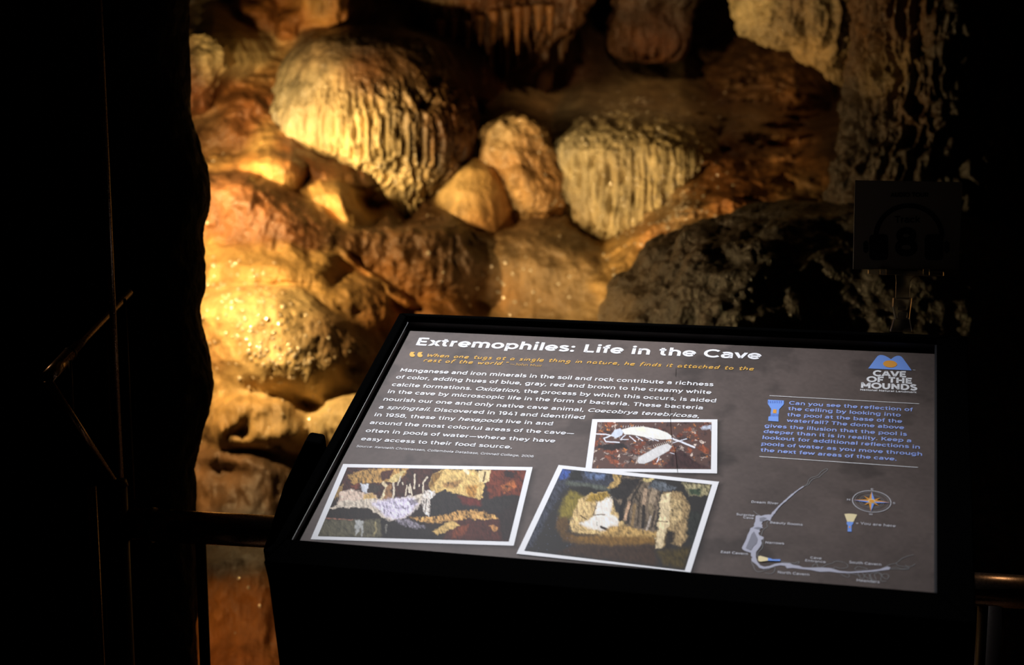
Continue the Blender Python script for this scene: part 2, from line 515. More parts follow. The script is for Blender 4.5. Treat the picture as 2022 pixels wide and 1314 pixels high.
# floor, ceiling and side walls of the chamber
def sheet(name, x0, x1, y0, y1, zf, n, mat, col, seed, amp):
    X, Y = np.meshgrid(np.linspace(x0, x1, n), np.linspace(y0, y1, n))
    Z = zf + amp * fbm(np.stack([X * 1.2, Y * 1.2, 0 * X + seed], -1), 4, seed)
    C = np.clip(np.array(col) * (1 + 0.3 * fbm(np.stack([X * 6, Y * 6, 0 * X], -1), 3, seed))[..., None], 0, 1)
    o = link(name, grid_mesh(name, np.stack([X, Y, Z], -1), False, C), mat)
    tag(o, kind='structure'); return o


sheet('floor', -3.2, 3.2, -1.5, 6.5, -0.02, 160, M_rough, BROWN, 3, 0.03)
sheet('ceiling', -3.2, 3.2, -1.5, 7.5, 3.5, 160, M_dark, DARK, 5, 0.25)


def side_sheet(name, x, y0, y1, seed, n=140):
    Y, Z = np.meshgrid(np.linspace(y0, y1, n), np.linspace(-0.1, 3.9, n))
    X = x + 0.2 * fbm(np.stack([0 * Y + seed, Y * 1.3, Z * 1.3], -1), 4, seed)
    C = np.clip(np.array(DARK) * (1 + 0.3 * fbm(np.stack([X, Y * 6, Z * 6], -1), 3, seed))[..., None], 0, 1)
    tag(link(name, grid_mesh(name, np.stack([X, Y, Z], -1), False, C), M_dark), kind='structure')


side_sheet('wall_left', -3.0, -1.4, 6.0, 4)
side_sheet('wall_right', 3.0, -1.4, 6.0, 8)

# ------------------------------------------------------------------ cave formations that stand out from the wall
CAT = 'rock formation'

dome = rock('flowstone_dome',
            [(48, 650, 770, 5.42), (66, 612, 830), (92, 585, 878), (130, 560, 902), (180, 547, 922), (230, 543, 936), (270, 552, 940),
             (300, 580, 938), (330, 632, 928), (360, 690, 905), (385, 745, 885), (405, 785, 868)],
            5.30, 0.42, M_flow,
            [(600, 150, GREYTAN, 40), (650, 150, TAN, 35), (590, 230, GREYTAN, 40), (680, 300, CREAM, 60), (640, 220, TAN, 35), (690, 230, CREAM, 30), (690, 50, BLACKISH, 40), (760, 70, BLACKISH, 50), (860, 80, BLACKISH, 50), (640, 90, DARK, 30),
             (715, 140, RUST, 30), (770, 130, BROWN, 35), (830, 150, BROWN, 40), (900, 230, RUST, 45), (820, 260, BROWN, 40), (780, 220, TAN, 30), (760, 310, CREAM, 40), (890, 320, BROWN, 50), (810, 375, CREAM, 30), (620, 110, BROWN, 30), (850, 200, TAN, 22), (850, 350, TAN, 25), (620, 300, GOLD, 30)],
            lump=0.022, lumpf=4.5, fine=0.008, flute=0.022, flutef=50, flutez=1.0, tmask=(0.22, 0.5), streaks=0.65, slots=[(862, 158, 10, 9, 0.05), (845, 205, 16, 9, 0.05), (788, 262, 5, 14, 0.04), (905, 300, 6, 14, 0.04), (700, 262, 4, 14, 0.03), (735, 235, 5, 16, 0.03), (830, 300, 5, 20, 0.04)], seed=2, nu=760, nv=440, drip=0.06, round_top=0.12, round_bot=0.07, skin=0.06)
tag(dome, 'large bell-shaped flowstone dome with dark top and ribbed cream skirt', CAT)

m1 = rock('flowstone_mound', [(312, 925, 955), (330, 895, 985), (370, 862, 1003), (410, 850, 1010), (450, 862, 1014), (480, 880, 1012), (510, 900, 1008), (560, 905, 1000)],
          5.14, 0.20, M_smooth, [(880, 380, CREAM, 40), (870, 420, GOLD, 50), (900, 450, ORANGE, 40), (960, 420, ORANGE, 50), (940, 350, GOLD, 50), (980, 480, BROWN, 40)],
          lump=0.016, lumpf=6, fine=0.005, flute=0.004, flutef=16, seed=14, nu=300, nv=240, skin=0.005)
tag(m1, 'smooth rounded golden flowstone mound below the right side of the big dome', CAT)
m2 = rock('lumpy_flowstone_knob', [(226, 1000, 1045), (236, 975, 1075), (258, 953, 1092), (290, 945, 1100), (325, 950, 1104), (355, 968, 1108), (385, 985, 1108), (412, 1004, 1104), (440, 1020, 1095)],
          5.22, 0.22, M_flow, [(960, 270, TAN), (1010, 300, ORANGE, 50), (1060, 260, TAN), (1050, 350, ORANGE), (1010, 380, CREAM, 40), (990, 260, GREYTAN, 30), (1000, 270, CREAM, 20)],
          lump=0.045, lumpf=8, fine=0.018, finef=26, flute=0.006, seed=21, nu=380, nv=280, drip=0.03, skin=0.015)
tag(m2, 'lumpy brown and cream flowstone knob between dome and pale curtain', CAT)
m3 = rock('hanging_drapery', [(365, 1002, 1112), (400, 998, 1118), (440, 1004, 1116), (465, 1018, 1110), (485, 1036, 1102)],
          5.24, 0.15, M_flow, [(1020, 420, ORANGE, 40), (1050, 420, RUST, 25), (1100, 430, DARK, 35)],
          lump=0.02, lumpf=8, fine=0.008, flute=0.014, flutef=30, tmask=(0, 0.3), seed=23, nu=300, nv=200, drip=0.05, skin=0.03)
tag(m3, 'short fluted brown drapery hanging under the lumpy knob', CAT)

cur = rock('flowstone_curtain', [(192, 1160, 1340, 5.6), (210, 1115, 1395, 5.5), (240, 1084, 1420, 5.36), (290, 1078, 1412), (340, 1092, 1408), (390, 1104, 1412), (430, 1112, 1405), (465, 1140, 1375), (488, 1185, 1335), (506, 1225, 1295)],
           5.30, 0.34, M_flow,
           [(1100, 280, GREYTAN, 50), (1180, 260, GREYTAN, 60), (1250, 230, TAN, 50), (1300, 300, CREAM, 60), (1200, 380, GREYTAN, 70), (1290, 380, CREAM, 60), (1360, 350, CREAM, 50), (1385, 430, ORANGE, 35), (1250, 470, CREAM, 50), (1130, 350, CREAM, 25), (1140, 440, TAN, 40), (1380, 240, BROWN, 40), (1280, 195, BROWN, 26), (1180, 200, BROWN, 26), (1160, 300, CREAM, 20), (1225, 330, TAN, 20)],
           lump=0.03, lumpf=4, fine=0.012, finef=34, flute=0.020, flutef=42, flutez=1.3, tmask=(0.15, 0.45), seed=5, nu=640, nv=400, drip=0.05, sq=0.9, round_top=0.34, round_bot=0.06, skin=0.035,
           slots=[(1198, 345, 5, 20, 0.06), (1140, 352, 5, 28, 0.05), (1168, 318, 4, 12, 0.05), (1202, 402, 5, 18, 0.06), (1250, 388, 4, 11, 0.05), (1270, 468, 4, 22, 0.05), (1284, 474, 3, 18, 0.04), (1318, 445, 6, 16, 0.06), (1345, 395, 5, 14, 0.04), (1120, 420, 4, 20, 0.04), (1230, 350, 4, 12, 0.04)])
tag(cur, 'pale grey fluted flowstone curtain with glistening wet ribs', CAT)

fr = rock('stalactite_fringe', [(-60, 800, 1180), (20, 820, 1150), (50, 850, 1130), (70, 875, 1095), (92, 900, 1060)],
          5.75, 0.22, M_flow, [(880, 60, RUST), (1000, 40, RUST), (1060, 60, BROWN, 50), (960, 80, BROWN, 50), (850, 20, GREYTAN, 30)],
          lump=0.05, lumpf=5, fine=0.016, flute=0.022, flutef=30, flutez=0.8, tmask=(0.0, 0.3), seed=44, nu=460, nv=200, drip=0.16)
tag(fr, 'reddish row of short stalactites hanging at the top centre', CAT)
sr = np.random.default_rng(11)
for (x, y0, y1, w) in [(868, 70, 112, 9), (895, 66, 100, 8), (922, 70, 108, 9), (948, 60, 92, 8), (975, 50, 88, 9), (1000, 45, 100, 9), (1022, 40, 108, 10), (1040, 40, 75, 8), (1064, 38, 62, 10), (1086, 40, 70, 8)]:
    s = rock('stalactite', [(y0 - 30, x - w * 1.3, x + w * 1.3), (y0, x - w * 0.75, x + w * 0.75), ((y0 + y1) / 2, x - w * 0.5, x + w * 0.45), (y1, x - 1.5, x + 1.5)],
             5.53, 0.022, M_flow, [(x, y0, BROWN if sr.random() > 0.5 else RUST), (x, y1, ORANGE)], lump=0.004, lumpf=18, fine=0.003, seed=int(x), nu=28, nv=40, expo=1, parent=fr)

bl = rock('hanging_block', [(-120, 1170, 1430), (-20, 1195, 1385), (20, 1206, 1362), (60, 1208, 1356), (90, 1212, 1350), (108, 1222, 1338)],
          6.0, 0.16, M_rough, [(1230, 60, BROWN, 40), (1300, 20, DARK, 40), (1280, 90, RUST, 40), (1240, 45, BLACKISH, 12)],
          lump=0.05, lumpf=6, fine=0.02, finef=20, flute=0.01, flutef=26, tmask=(0.6, 0.9), seed=33, nu=300, nv=180, drip=0.03, sq=0.65)
tag(bl, 'dim orange-brown block of rock hanging in shade at top right of centre', CAT)

kn = rock('rock_knob', [(66, 398, 420), (80, 378, 434), (105, 362, 446), (130, 360, 448), (150, 358, 436), (185, 355, 415), (215, 350, 400)],
          5.0, 0.12, M_rough, [(370, 120, BROWN, 30), (420, 95, CREAM, 25), (435, 115, CREAM, 20), (400, 190, RUST, 30), (425, 140, TAN, 20)],
          lump=0.035, lumpf=12, fine=0.012, seed=52, nu=240, nv=200, skin=0.03)
tag(kn, 'small upright cream-topped rock knob at the far upper left', CAT)

bo = rock('dark_boulder', [(398, 1530, 1640, 4.1), (412, 1470, 1760), (428, 1415, 1850), (455, 1365, 1930), (490, 1312, 2000), (530, 1270, 2080), (570, 1240, 2150), (620, 1216, 2200), (760, 1206, 2240), (900, 1210, 2260), (1100, 1230, 2280), (1400, 1240, 2300)],
          3.95, 0.60, M_dark, [(1226, 605, (0.15, 0.105, 0.06), 22), (1266, 535, (0.07, 0.048, 0.028), 24), (1330, 560, BLACKISH, 50), (1350, 480, DARK, 40), (1360, 560, DARK, 50), (1450, 450, DARK, 30), (1450, 520, BLACKISH, 60), (1600, 520, BLACKISH, 120), (1850, 600, BLACKISH, 160)],  # paler left edge against a blackish rest paints in the side light
          lump=0.06, lumpf=4, fine=0.035, finef=15, seed=141, nu=760, nv=460, sq=0.9, round_top=0.08)
tag(bo, 'big dark pitted boulder behind the right side of the sign', CAT)

hr = rock('hanging_rock', [(-170, 1400, 1790), (-60, 1425, 1760), (0, 1443, 1740), (30, 1452, 1730), (60, 1466, 1722), (78, 1505, 1718), (92, 1555, 1714), (110, 1600, 1712), (130, 1640, 1710), (152, 1680, 1708)],
          4.9, 0.24, M_rough, [(1480, 20, CREAM, 40), (1520, 60, TAN, 40), (1580, 20, BROWN, 30), (1630, 60, TAN, 40), (1610, 110, GOLD, 30), (1680, 120, TAN, 30), (1660, 30, BROWN, 25), (1640, 10, CREAM, 20)],
          lump=0.05, lumpf=6, fine=0.022, finef=24, flute=0.014, flutef=22, seed=151, nu=500, nv=320, drip=0.03)
tag(hr, 'pale tan rock hanging down at the upper right', CAT)

co = rock('streaked_column', [(-200, 1700, 2000), (0, 1712, 1960), (80, 1712, 1950), (170, 1704, 1950), (240, 1690, 1950), (300, 1672, 1960), (360, 1655, 1980), (430, 1650, 2000), (560, 1650, 2050)],
          4.3, 0.30, M_dark, [(1740, 60, BROWN, 40), (1760, 150, TAN, 30), (1720, 250, DARK, 40), (1800, 200, BROWN, 40), (1880, 200, BLACKISH, 70), (1950, 300, BLACKISH, 70), (1760, 330, DARK, 40)],
          lump=0.03, lumpf=5, fine=0.03, finef=24, flute=0.035, flutef=24, flutez=1.2, tmask=(0, 0.1), seed=161, nu=640, nv=420)
tag(co, 'dark rock column with pale vertical streaks at the right', CAT)

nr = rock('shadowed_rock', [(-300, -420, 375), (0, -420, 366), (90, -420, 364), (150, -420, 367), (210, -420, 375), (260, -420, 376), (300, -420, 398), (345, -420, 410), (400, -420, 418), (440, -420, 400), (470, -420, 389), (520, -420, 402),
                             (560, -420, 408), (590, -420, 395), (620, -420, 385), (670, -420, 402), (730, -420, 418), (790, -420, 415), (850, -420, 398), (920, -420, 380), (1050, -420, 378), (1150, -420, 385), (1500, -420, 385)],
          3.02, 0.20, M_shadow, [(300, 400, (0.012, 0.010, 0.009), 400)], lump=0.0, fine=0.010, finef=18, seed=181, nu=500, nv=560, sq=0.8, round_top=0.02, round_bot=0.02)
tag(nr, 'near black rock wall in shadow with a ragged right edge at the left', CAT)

# ------------------------------------------------------------------ masses that are one with the far wall
form([(40, 560, 700, 5.75), (80, 520, 680, 5.6), (120, 460, 660, 5.5), (160, 410, 640, 5.4), (210, 365, 610, 5.25), (260, 350, 600, 5.15), (310, 350, 600, 5.1)], 5.3, 0.16,
     [(570, 90, GOLD, 30), (500, 130, GOLD, 30), (440, 170, ORANGE, 35), (400, 205, TAN, 22), (520, 175, RUST, 45), (480, 220, RUST, 45), (420, 260, BROWN, 40), (545, 275, GOLD, 25)], 1.2, 0.5, rt=0.1)  # gold and orange raised here in place of stronger light
form([(-80, 590, 700), (-10, 595, 690), (30, 605, 680), (56, 615, 660)], 5.45, 0.14, [(620, 10, GOLD, 30), (650, 30, ORANGE, 30), (690, 10, RUST, 30)], 1.0, 0.6, rt=0.05)
form([(0, 470, 540), (25, 450, 548), (50, 455, 545), (78, 480, 535)], 5.5, 0.12, [(490, 20, ORANGE), (480, 60, RUST)], 1.0)
form([(30, 545, 605), (50, 530, 600), (75, 525, 592), (95, 540, 585)], 5.45, 0.1, [(560, 50, ORANGE), (580, 80, RUST)], 1.0)
# ledge with flat top
form([(290, 340, 600), (300, 340, 660), (318, 340, 705), (340, 350, 735), (365, 360, 750), (390, 370, 700)], 5.02, 0.22,
     [(430, 312, GOLD, 40), (480, 335, ORANGE, 40), (560, 310, ORANGE, 30), (600, 325, BROWN, 40), (660, 335, RUST, 50), (720, 360, BROWN, 40), (430, 370, RUST, 50), (400, 340, GOLD, 25)], 0.9, rt=0.22, rb=0.5)
form([(300, 515, 575), (320, 500, 596), (345, 503, 600), (372, 520, 592), (392, 542, 570)], 4.84, 0.12, [(520, 340, GOLD, 25), (560, 380, GOLD, 25), (585, 345, RUST, 25)], 0.7, 0.5)
form([(358, 615, 680), (372, 582, 705), (395, 560, 712), (420, 568, 715), (445, 600, 715), (470, 650, 700)], 4.92, 0.2, [(600, 390, GOLD, 50), (680, 420, GOLD, 40), (640, 450, ORANGE, 40)], 0.6)
form([(385, 648, 690), (405, 652, 700), (430, 668, 706), (460, 684, 708), (474, 692, 704)], 4.76, 0.07, [(680, 430, GOLD, 50), (660, 400, GOLD, 30)], 0.6)
form([(330, 350, 470), (360, 350, 560), (400, 350, 620), (440, 350, 680), (480, 350, 730), (510, 350, 740), (540, 350, 700)], 4.82, 0.30,
     [(430, 370, BROWN, 60), (480, 430, RUST, 60), (600, 450, BROWN, 60), (420, 480, RUST, 40), (480, 490, BROWN, 40), (560, 480, RUST, 40), (700, 480, BROWN, 60), (450, 520, ORANGE, 30)], 1.3, 0.3, rt=0.15)
form([(480, 350, 520), (505, 350, 620), (535, 350, 690), (565, 350, 730), (600, 350, 770), (640, 360, 790), (700, 380, 780)], 4.62, 0.24,
     [(440, 520, GOLD, 60), (560, 560, GOLD, 50), (650, 590, GOLD, 50), (720, 600, BROWN, 50), (770, 640, ORANGE, 40)], 0.9, 0.3, rt=0.3)
form([(562, 350, 480), (575, 350, 560), (600, 350, 620), (640, 350, 690), (680, 350, 730), (720, 350, 745), (770, 360, 740), (820, 380, 700)], 4.42, 0.30,
     [(450, 600, GOLD, 60), (500, 650, CREAM, 70), (600, 700, TAN, 60), (660, 660, BROWN, 40), (690, 690, BROWN, 50), (420, 670, ORANGE, 30), (470, 740, GOLD, 60), (560, 760, CREAM, 50), (415, 720, RUST, 18)], 1.15, 0.2, rt=0.28, rb=0.45)
form([(775, 430, 560), (800, 400, 620), (840, 390, 640), (880, 400, 630), (910, 430, 590)], 4.3, 0.22, [(480, 820, GOLD, 60), (580, 850, TAN, 50), (430, 860, BROWN, 40)], 2.2)
form([(760, 620, 700), (785, 600, 760), (820, 590, 780), (870, 600, 770), (910, 620, 740)], 4.3, 0.2, [(640, 790, CREAM, 50), (700, 830, TAN, 60)], 2.0)
form([(880, 420, 520), (910, 380, 590), (960, 350, 620), (1020, 350, 620), (1080, 370, 600)], 4.25, 0.2, [(450, 930, BROWN, 60), (560, 920, DARK, 60)], 2.0)
form([(1080, 430, 540), (1110, 380, 600), (1160, 350, 640), (1230, 350, 660), (1300, 350, 680), (1400, 350, 680)], 3.85, 0.2, [(470, 1110, BLACKISH, 45), (480, 1230, ORANGE, 50), (520, 1290, RUST, 50), (440, 1190, ORANGE, 30)], 1.4)  # blackish zone paints in the unlit strip under the rail
# overhanging slab with drip edge
form([(455, 760, 900), (468, 680, 935), (485, 640, 955), (515, 640, 962), (540, 665, 962), (565, 705, 955), (590, 750, 945), (612, 790, 930)], 4.84, 0.16,
     [(700, 500, BROWN, 60), (800, 490, BROWN, 50), (690, 530, ORANGE, 25), (740, 565, ORANGE, 35), (800, 590, ORANGE, 40), (860, 560, BROWN, 60), (900, 500, DARK, 40)], 1.8, 0.45, rt=0.2, rb=0.25)
form([(492, 628, 655), (512, 640, 690), (535, 660, 722), (560, 690, 755), (585, 728, 790), (606, 765, 815), (622, 790, 830)], 4.70, 0.11,
     [(650, 505, GOLD, 25), (690, 545, ORANGE, 30), (740, 580, GOLD, 25), (790, 605, ORANGE, 30)], 1.2, 0.9, rt=0.1, rb=0.1)
form([(600, 800, 900), (640, 790, 960), (700, 790, 980), (780, 800, 980)], 4.75, 0.15, [(860, 640, ORANGE, 50), (930, 650, BROWN, 50)], 1.2)
form([(455, 1030, 1120), (478, 980, 1180), (500, 950, 1230), (530, 930, 1280), (580, 920, 1300), (660, 930, 1300), (760, 940, 1300)], 5.0, 0.20,
     [(1050, 480, BROWN, 50), (1180, 490, BROWN, 40), (1000, 560, TAN, 60), (1130, 540, TAN, 60), (1250, 530, GOLD, 50), (1100, 610, BROWN, 60), (950, 600, ORANGE, 50), (1200, 590, TAN, 40)], 1.0, rt=0.3)
form([(245, 1440, 1560, 5.5), (290, 1400, 1660, 5.3), (330, 1380, 1700, 5.1), (370, 1370, 1700, 4.95), (410, 1350, 1640, 4.8), (450, 1320, 1560, 4.7), (500, 1270, 1450, 4.65), (560, 1230, 1400, 4.6)], 5.0, 0.14,
     [(1480, 290, BROWN, 40), (1530, 320, ORANGE, 40), (1460, 360, RUST, 40), (1500, 270, TAN, 25), (1580, 370, TAN, 30), (1420, 410, ORANGE, 40), (1360, 450, TAN, 40), (1310, 490, ORANGE, 30), (1260, 520, GOLD, 30), (1620, 330, BROWN, 40)], 2.2, 0.5, rt=0.3)
PITS += [(515, 352, 9, 14, 0.05), (603, 350, 9, 16, 0.05), (610, 793, 36, 10, 0.10), (500, 900, 44, 11, 0.10), (560, 878, 30, 9, 0.10), (945, 240, 26, 50, 0.3), (685, 560, 40, 20, 0.12),
         (1575, 235, 18, 11, 0.12), (1555, 360, 10, 8, 0.08), (430, 950, 50, 26, 0.12), (1180, 50, 40, 60, 0.3), (700, 722, 18, 8, 0.06), (470, 860, 20, 8, 0.06), (1400, 250, 34, 12, 0.08), (1470, 410, 20, 7, 0.08),
         (745, 405, 26, 30, 0.2), (815, 425, 22, 26, 0.2), (1050, 190, 60, 16, 0.1), (1000, 130, 24, 14, 0.1), (480, 575, 80, 7, 0.05)]
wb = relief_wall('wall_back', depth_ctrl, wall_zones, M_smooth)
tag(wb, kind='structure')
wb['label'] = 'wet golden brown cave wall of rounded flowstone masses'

# glossy beads added on the wet rock to make its glints, past counting
def beads(srcs, zones, seed):
    r = np.random.default_rng(seed); V = []; Fc = []
    for o, n in srcs:
        me = o.data; co = np.zeros(len(me.vertices) * 3, np.float32); me.vertices.foreach_get('co', co); co = co.reshape(-1, 3).astype(float)
        nn_ = np.zeros(len(me.vertices) * 3, np.float32); me.vertices.foreach_get('normal', nn_); nn_ = nn_.reshape(-1, 3)
        px, py = project(co)
        w = np.zeros(len(co))
        for (x, y, rx, ry, a_) in zones: w += a_ * np.exp(-((px - x) / rx) ** 2 - ((py - y) / ry) ** 2)
        w *= ((nn_ * (CAM - co)).sum(1) > 0) if o is not wb else 1.0
        if w.sum() < 1e-6: continue
        for i in r.choice(len(co), n, p=w / w.sum()):
            n3 = nn_[i].astype(float)
            if n3 @ (CAM - co[i]) < 0: n3 = -n3
            c = co[i] + n3 * 0.0010; s = r.uniform(0.0030, 0.0068); n3 = n3 + r.normal(0, 0.28, 3); n3 /= np.linalg.norm(n3); b0 = len(V)
            t1 = np.cross(n3, [0.3, 0.2, 0.93]); t1 /= np.linalg.norm(t1) + 1e-9; t2 = np.cross(n3, t1)
            for a in range(7):
                ph = math.pi * a / 6
                for k in range(10):
                    t = 2 * math.pi * k / 10
                    V.append(c + s * math.sin(ph) * (math.cos(t) * t1 + math.sin(t) * t2) + 0.30 * s * math.cos(ph) * n3)
            for a in range(6):
                for k in range(10):
                    k2 = (k + 1) % 10
                    Fc.append((b0 + a * 10 + k, b0 + (a + 1) * 10 + k, b0 + (a + 1) * 10 + k2, b0 + a * 10 + k2))
    m = simple_mat('glint_bead', (0.90, 0.78, 0.58), 0.13, 0.4, 1.0)
    m.node_tree.nodes['Principled BSDF'].inputs['Coat Weight'].default_value = 1.0
    m.node_tree.nodes['Principled BSDF'].inputs['Coat Roughness'].default_value = 0.05
    o = link('glint_bead', poly_mesh('glint_bead', V, Fc, True), m, wb)
    tag(o, 'tiny glossy beads added for the glints on the wet rock', kind='stuff')


beads([(wb, 900), (dome, 150), (cur, 300), (m1, 8), (m2, 50)],
      [(560, 740, 90, 50, 2.0), (480, 620, 80, 80, 0.6), (430, 560, 60, 50, 0.5), (800, 350, 60, 50, 1.5), (1290, 380, 90, 100, 2.0), (1250, 230, 120, 40, 0.6), (1280, 580, 60, 50, 0.8), (420, 310, 40, 14, 0.3), (500, 840, 100, 40, 0.4), (500, 1180, 60, 60, 0.3), (1000, 560, 120, 60, 0.2), (1500, 220, 120, 40, 0.2)], 9)
# ------------------------------------------------------------------ the sign: plane of its face
SW, SH = 0.90, 0.5739
SO = P(806, 645, 2.6295)
EX = P(1849, 690, 2.40618) - SO; EX = EX / np.linalg.norm(EX)
EY = SO - P(583, 1065, 2.16633); EY = EY - EX * (EX @ EY); EY = EY / np.linalg.norm(EY)
NN = np.cross(EX, EY)


def uv(px, py, h=0.0):
    """pixel of the photograph -> (across, down) on the sign face, metres"""
    r = ray(px, py)
    t = ((SO - CAM) @ NN + h) / (r @ NN)
    x = CAM + t[..., None] * r - SO
    return np.stack([x @ EX, -(x @ EY)], -1)


def S(u, v, h=0.0):
    u = np.asarray(u, float); v = np.asarray(v, float)
    return SO + u[..., None] * EX - v[..., None] * EY + np.asarray(h, float)[..., None] * NN


def s2l(c):
    c = np.asarray(c, float)
    return np.where(c <= 0.04045, c / 12.92, ((c + 0.055) / 1.055) ** 2.4)


M_print = print_mat('sign_print')
M_white = simple_mat('printed_white', (0.85, 0.85, 0.86), 0.6, 0, 0.1)
M_grey = simple_mat('printed_grey', (0.62, 0.62, 0.66), 0.6, 0, 0.1)
M_greyline = simple_mat('printed_thin_grey', (0.24, 0.24, 0.24), 0.6, 0, 0.1)
M_gold = simple_mat('printed_amber', (0.74, 0.42, 0.09), 0.6, 0, 0.1)
M_blue = simple_mat('printed_blue', (0.20, 0.36, 0.85), 0.6, 0, 0.1)
M_lightblue = simple_mat('printed_light_blue', (0.36, 0.48, 0.95), 0.6, 0, 0.1)
M_navy = simple_mat('printed_navy', (0.05, 0.09, 0.40), 0.6, 0, 0.1)
M_orange = simple_mat('printed_orange', (0.80, 0.36, 0.06), 0.6, 0, 0.1)
M_cream = simple_mat('printed_cream', (0.85, 0.72, 0.42), 0.6, 0, 0.1)
M_mapfill = simple_mat('printed_map_lilac', (0.46, 0.46, 0.54), 0.6, 0, 0.1)
M_mapdark = simple_mat('printed_map_grey', (0.24, 0.24, 0.28), 0.6, 0, 0.1)

base_pt = S(0.47, 0.33); base_pt[2] = 0.0
sign = empty('interpretive_sign', base_pt)
tag(sign, 'black lectern sign with a slanted lit panel of text, photos and a cave map', 'sign')

# frame opening: bottom lip hides the lowest strip of the print
LIP = 0.022
vb = float(np.mean(uv(np.array([700., 1700.]), np.array([1074.6, 1156.8]), LIP)[:, 1]))
uo_l = float(uv(735., 716., LIP)[0]); vo_t = float(uv(1300., 638., LIP)[1])
uo_r = float(uv(1921., 1000., LIP)[0])
print('frame', vb, uo_l, vo_t, uo_r, [uv(792., 615., LIP), uv(545., 1065., LIP), uv(1893., 657., LIP), uv(1928., 1130., LIP)])
vo_b = vb + 0.052
DEEP = -0.05


def ring(name, mat, o4, i4, ztop, zbot, parent):
    """frame ring: outer rect and inner rect (u0,v0,u1,v1)"""
    def rc(r, h): return [S(r[0], r[1], h), S(r[2], r[1], h), S(r[2], r[3], h), S(r[0], r[3], h)]
    V = rc(o4, ztop) + rc(i4, ztop) + rc(o4, zbot) + rc(i4, zbot)
    Fc = []
    for k in range(4):
        j = (k + 1) % 4
        Fc += [(k, k + 4, j + 4, j), (k + 8, j + 8, j + 12, k + 12), (k, j, j + 8, k + 8), (k + 4, k + 12, j + 12, j + 4)]
    return link(name, poly_mesh(name, V, Fc), mat, parent)


fr_o = (uo_l, vo_t, uo_r, vo_b); op = (0.0, 0.0, SW, vb)
# four mitred rails, each one a part
def rail(a, b, c, d):
    V = [S(p[0], p[1], LIP) for p in (a, b, c, d)] + [S(p[0], p[1], DEEP) for p in (a, b, c, d)]
    o = link('frame_rail', poly_mesh('frame_rail', V, box_pts(None)[1]), M_black, sign)
    return bevel(o, 0.003, 3)
O = [(fr_o[0], fr_o[1]), (fr_o[2], fr_o[1]), (fr_o[2], fr_o[3]), (fr_o[0], fr_o[3])]
I = [(op[0], op[1]), (op[2], op[1]), (op[2], op[3]), (op[0], op[3])]
for k in range(4):
    j = (k + 1) % 4
    rail(O[k], O[j], I[j], I[k])
ring('frame_reveal', M_inner, (-0.0005, -0.0005, SW + 0.0005, vb + 0.0005), (0.0035, 0.0035, SW - 0.003, vb - 0.001), 0.012, 0.0004, sign)

# --- print panel with mottled charcoal ground and soft printed shadows beside the photographs
def quad_uv(pts): return np.array([uv(float(a), float(b)) for a, b in pts])
def z5(p): return [(580 + x / 4.044, 880 + y / 4.044) for x, y in p]
def z6(p): return [(1000 + x / 3.864, 820 + y / 3.864) for x, y in p]
def z3(p): return [(1400 + x / 3.611, 640 + y / 3.611) for x, y in p]
def z4(p): return [(1400 + x / 3.611, 900 + y / 3.611) for x, y in p]
ph1o = quad_uv(z5([(395, 150), (1908, 175), (1757, 803), (135, 752)])); ph1i = quad_uv(z5([(428, 178), (1857, 202), (1717, 770), (193, 727)]))
ph2o = quad_uv(z6([(655, 33), (1610, 35), (1607, 447), (600, 430)])); ph2i = quad_uv(z6([(694, 57), (1565, 57), (1560, 415), (652, 410)]))
ph3o = quad_uv(z6([(398, 385), (1622, 513), (1405, 1205), (77, 1063)])); ph3i = quad_uv(z6([(428, 415), (1568, 535), (1360, 1190), (137, 1040)]))


def inquad(q, U, V, soft):
    d = 1e9
    for k in range(4):
        a = q[k]; b = q[(k + 1) % 4]
        e = b - a; n = np.array([-e[1], e[0]]) / np.linalg.norm(e)
        d = np.minimum(d, (U - a[0]) * n[0] + (V - a[1]) * n[1])
    return sstep(-soft, soft, d)


nu_, nv_ = 460, 300
U, V_ = np.meshgrid(np.linspace(0, SW, nu_), np.linspace(0, vb, nv_))
q3 = np.stack([U * 9, V_ * 9, 0 * U], -1)
g = fbm(q3, 5, 201); g2 = fbm(q3 * 4.1, 4, 207); sp = fbm(q3 * 22, 2, 209)
gr = s2l([0.345, 0.302, 0.282])[None, None] * (1 + 0.30 * g + 0.14 * g2 + 0.10 * sp)[..., None]
stain = sstep(0.25, 0.6, fbm(q3 * 1.7 + 5, 4, 215))
gr = gr * (1 - 0.35 * stain)[..., None]
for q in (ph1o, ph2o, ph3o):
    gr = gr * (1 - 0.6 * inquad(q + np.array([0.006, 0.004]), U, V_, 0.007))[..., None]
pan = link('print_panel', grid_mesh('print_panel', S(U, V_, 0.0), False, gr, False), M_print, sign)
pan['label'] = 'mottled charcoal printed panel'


def quad_grid(q, n, m, h):
    a, b = np.meshgrid(np.linspace(0, 1, n), np.linspace(0, 1, m))
    c = ((1 - a) * (1 - b))[..., None] * q[0] + (a * (1 - b))[..., None] * q[1] + (a * b)[..., None] * q[2] + ((1 - a) * b)[..., None] * q[3]
    return S(c[..., 0], c[..., 1], h)


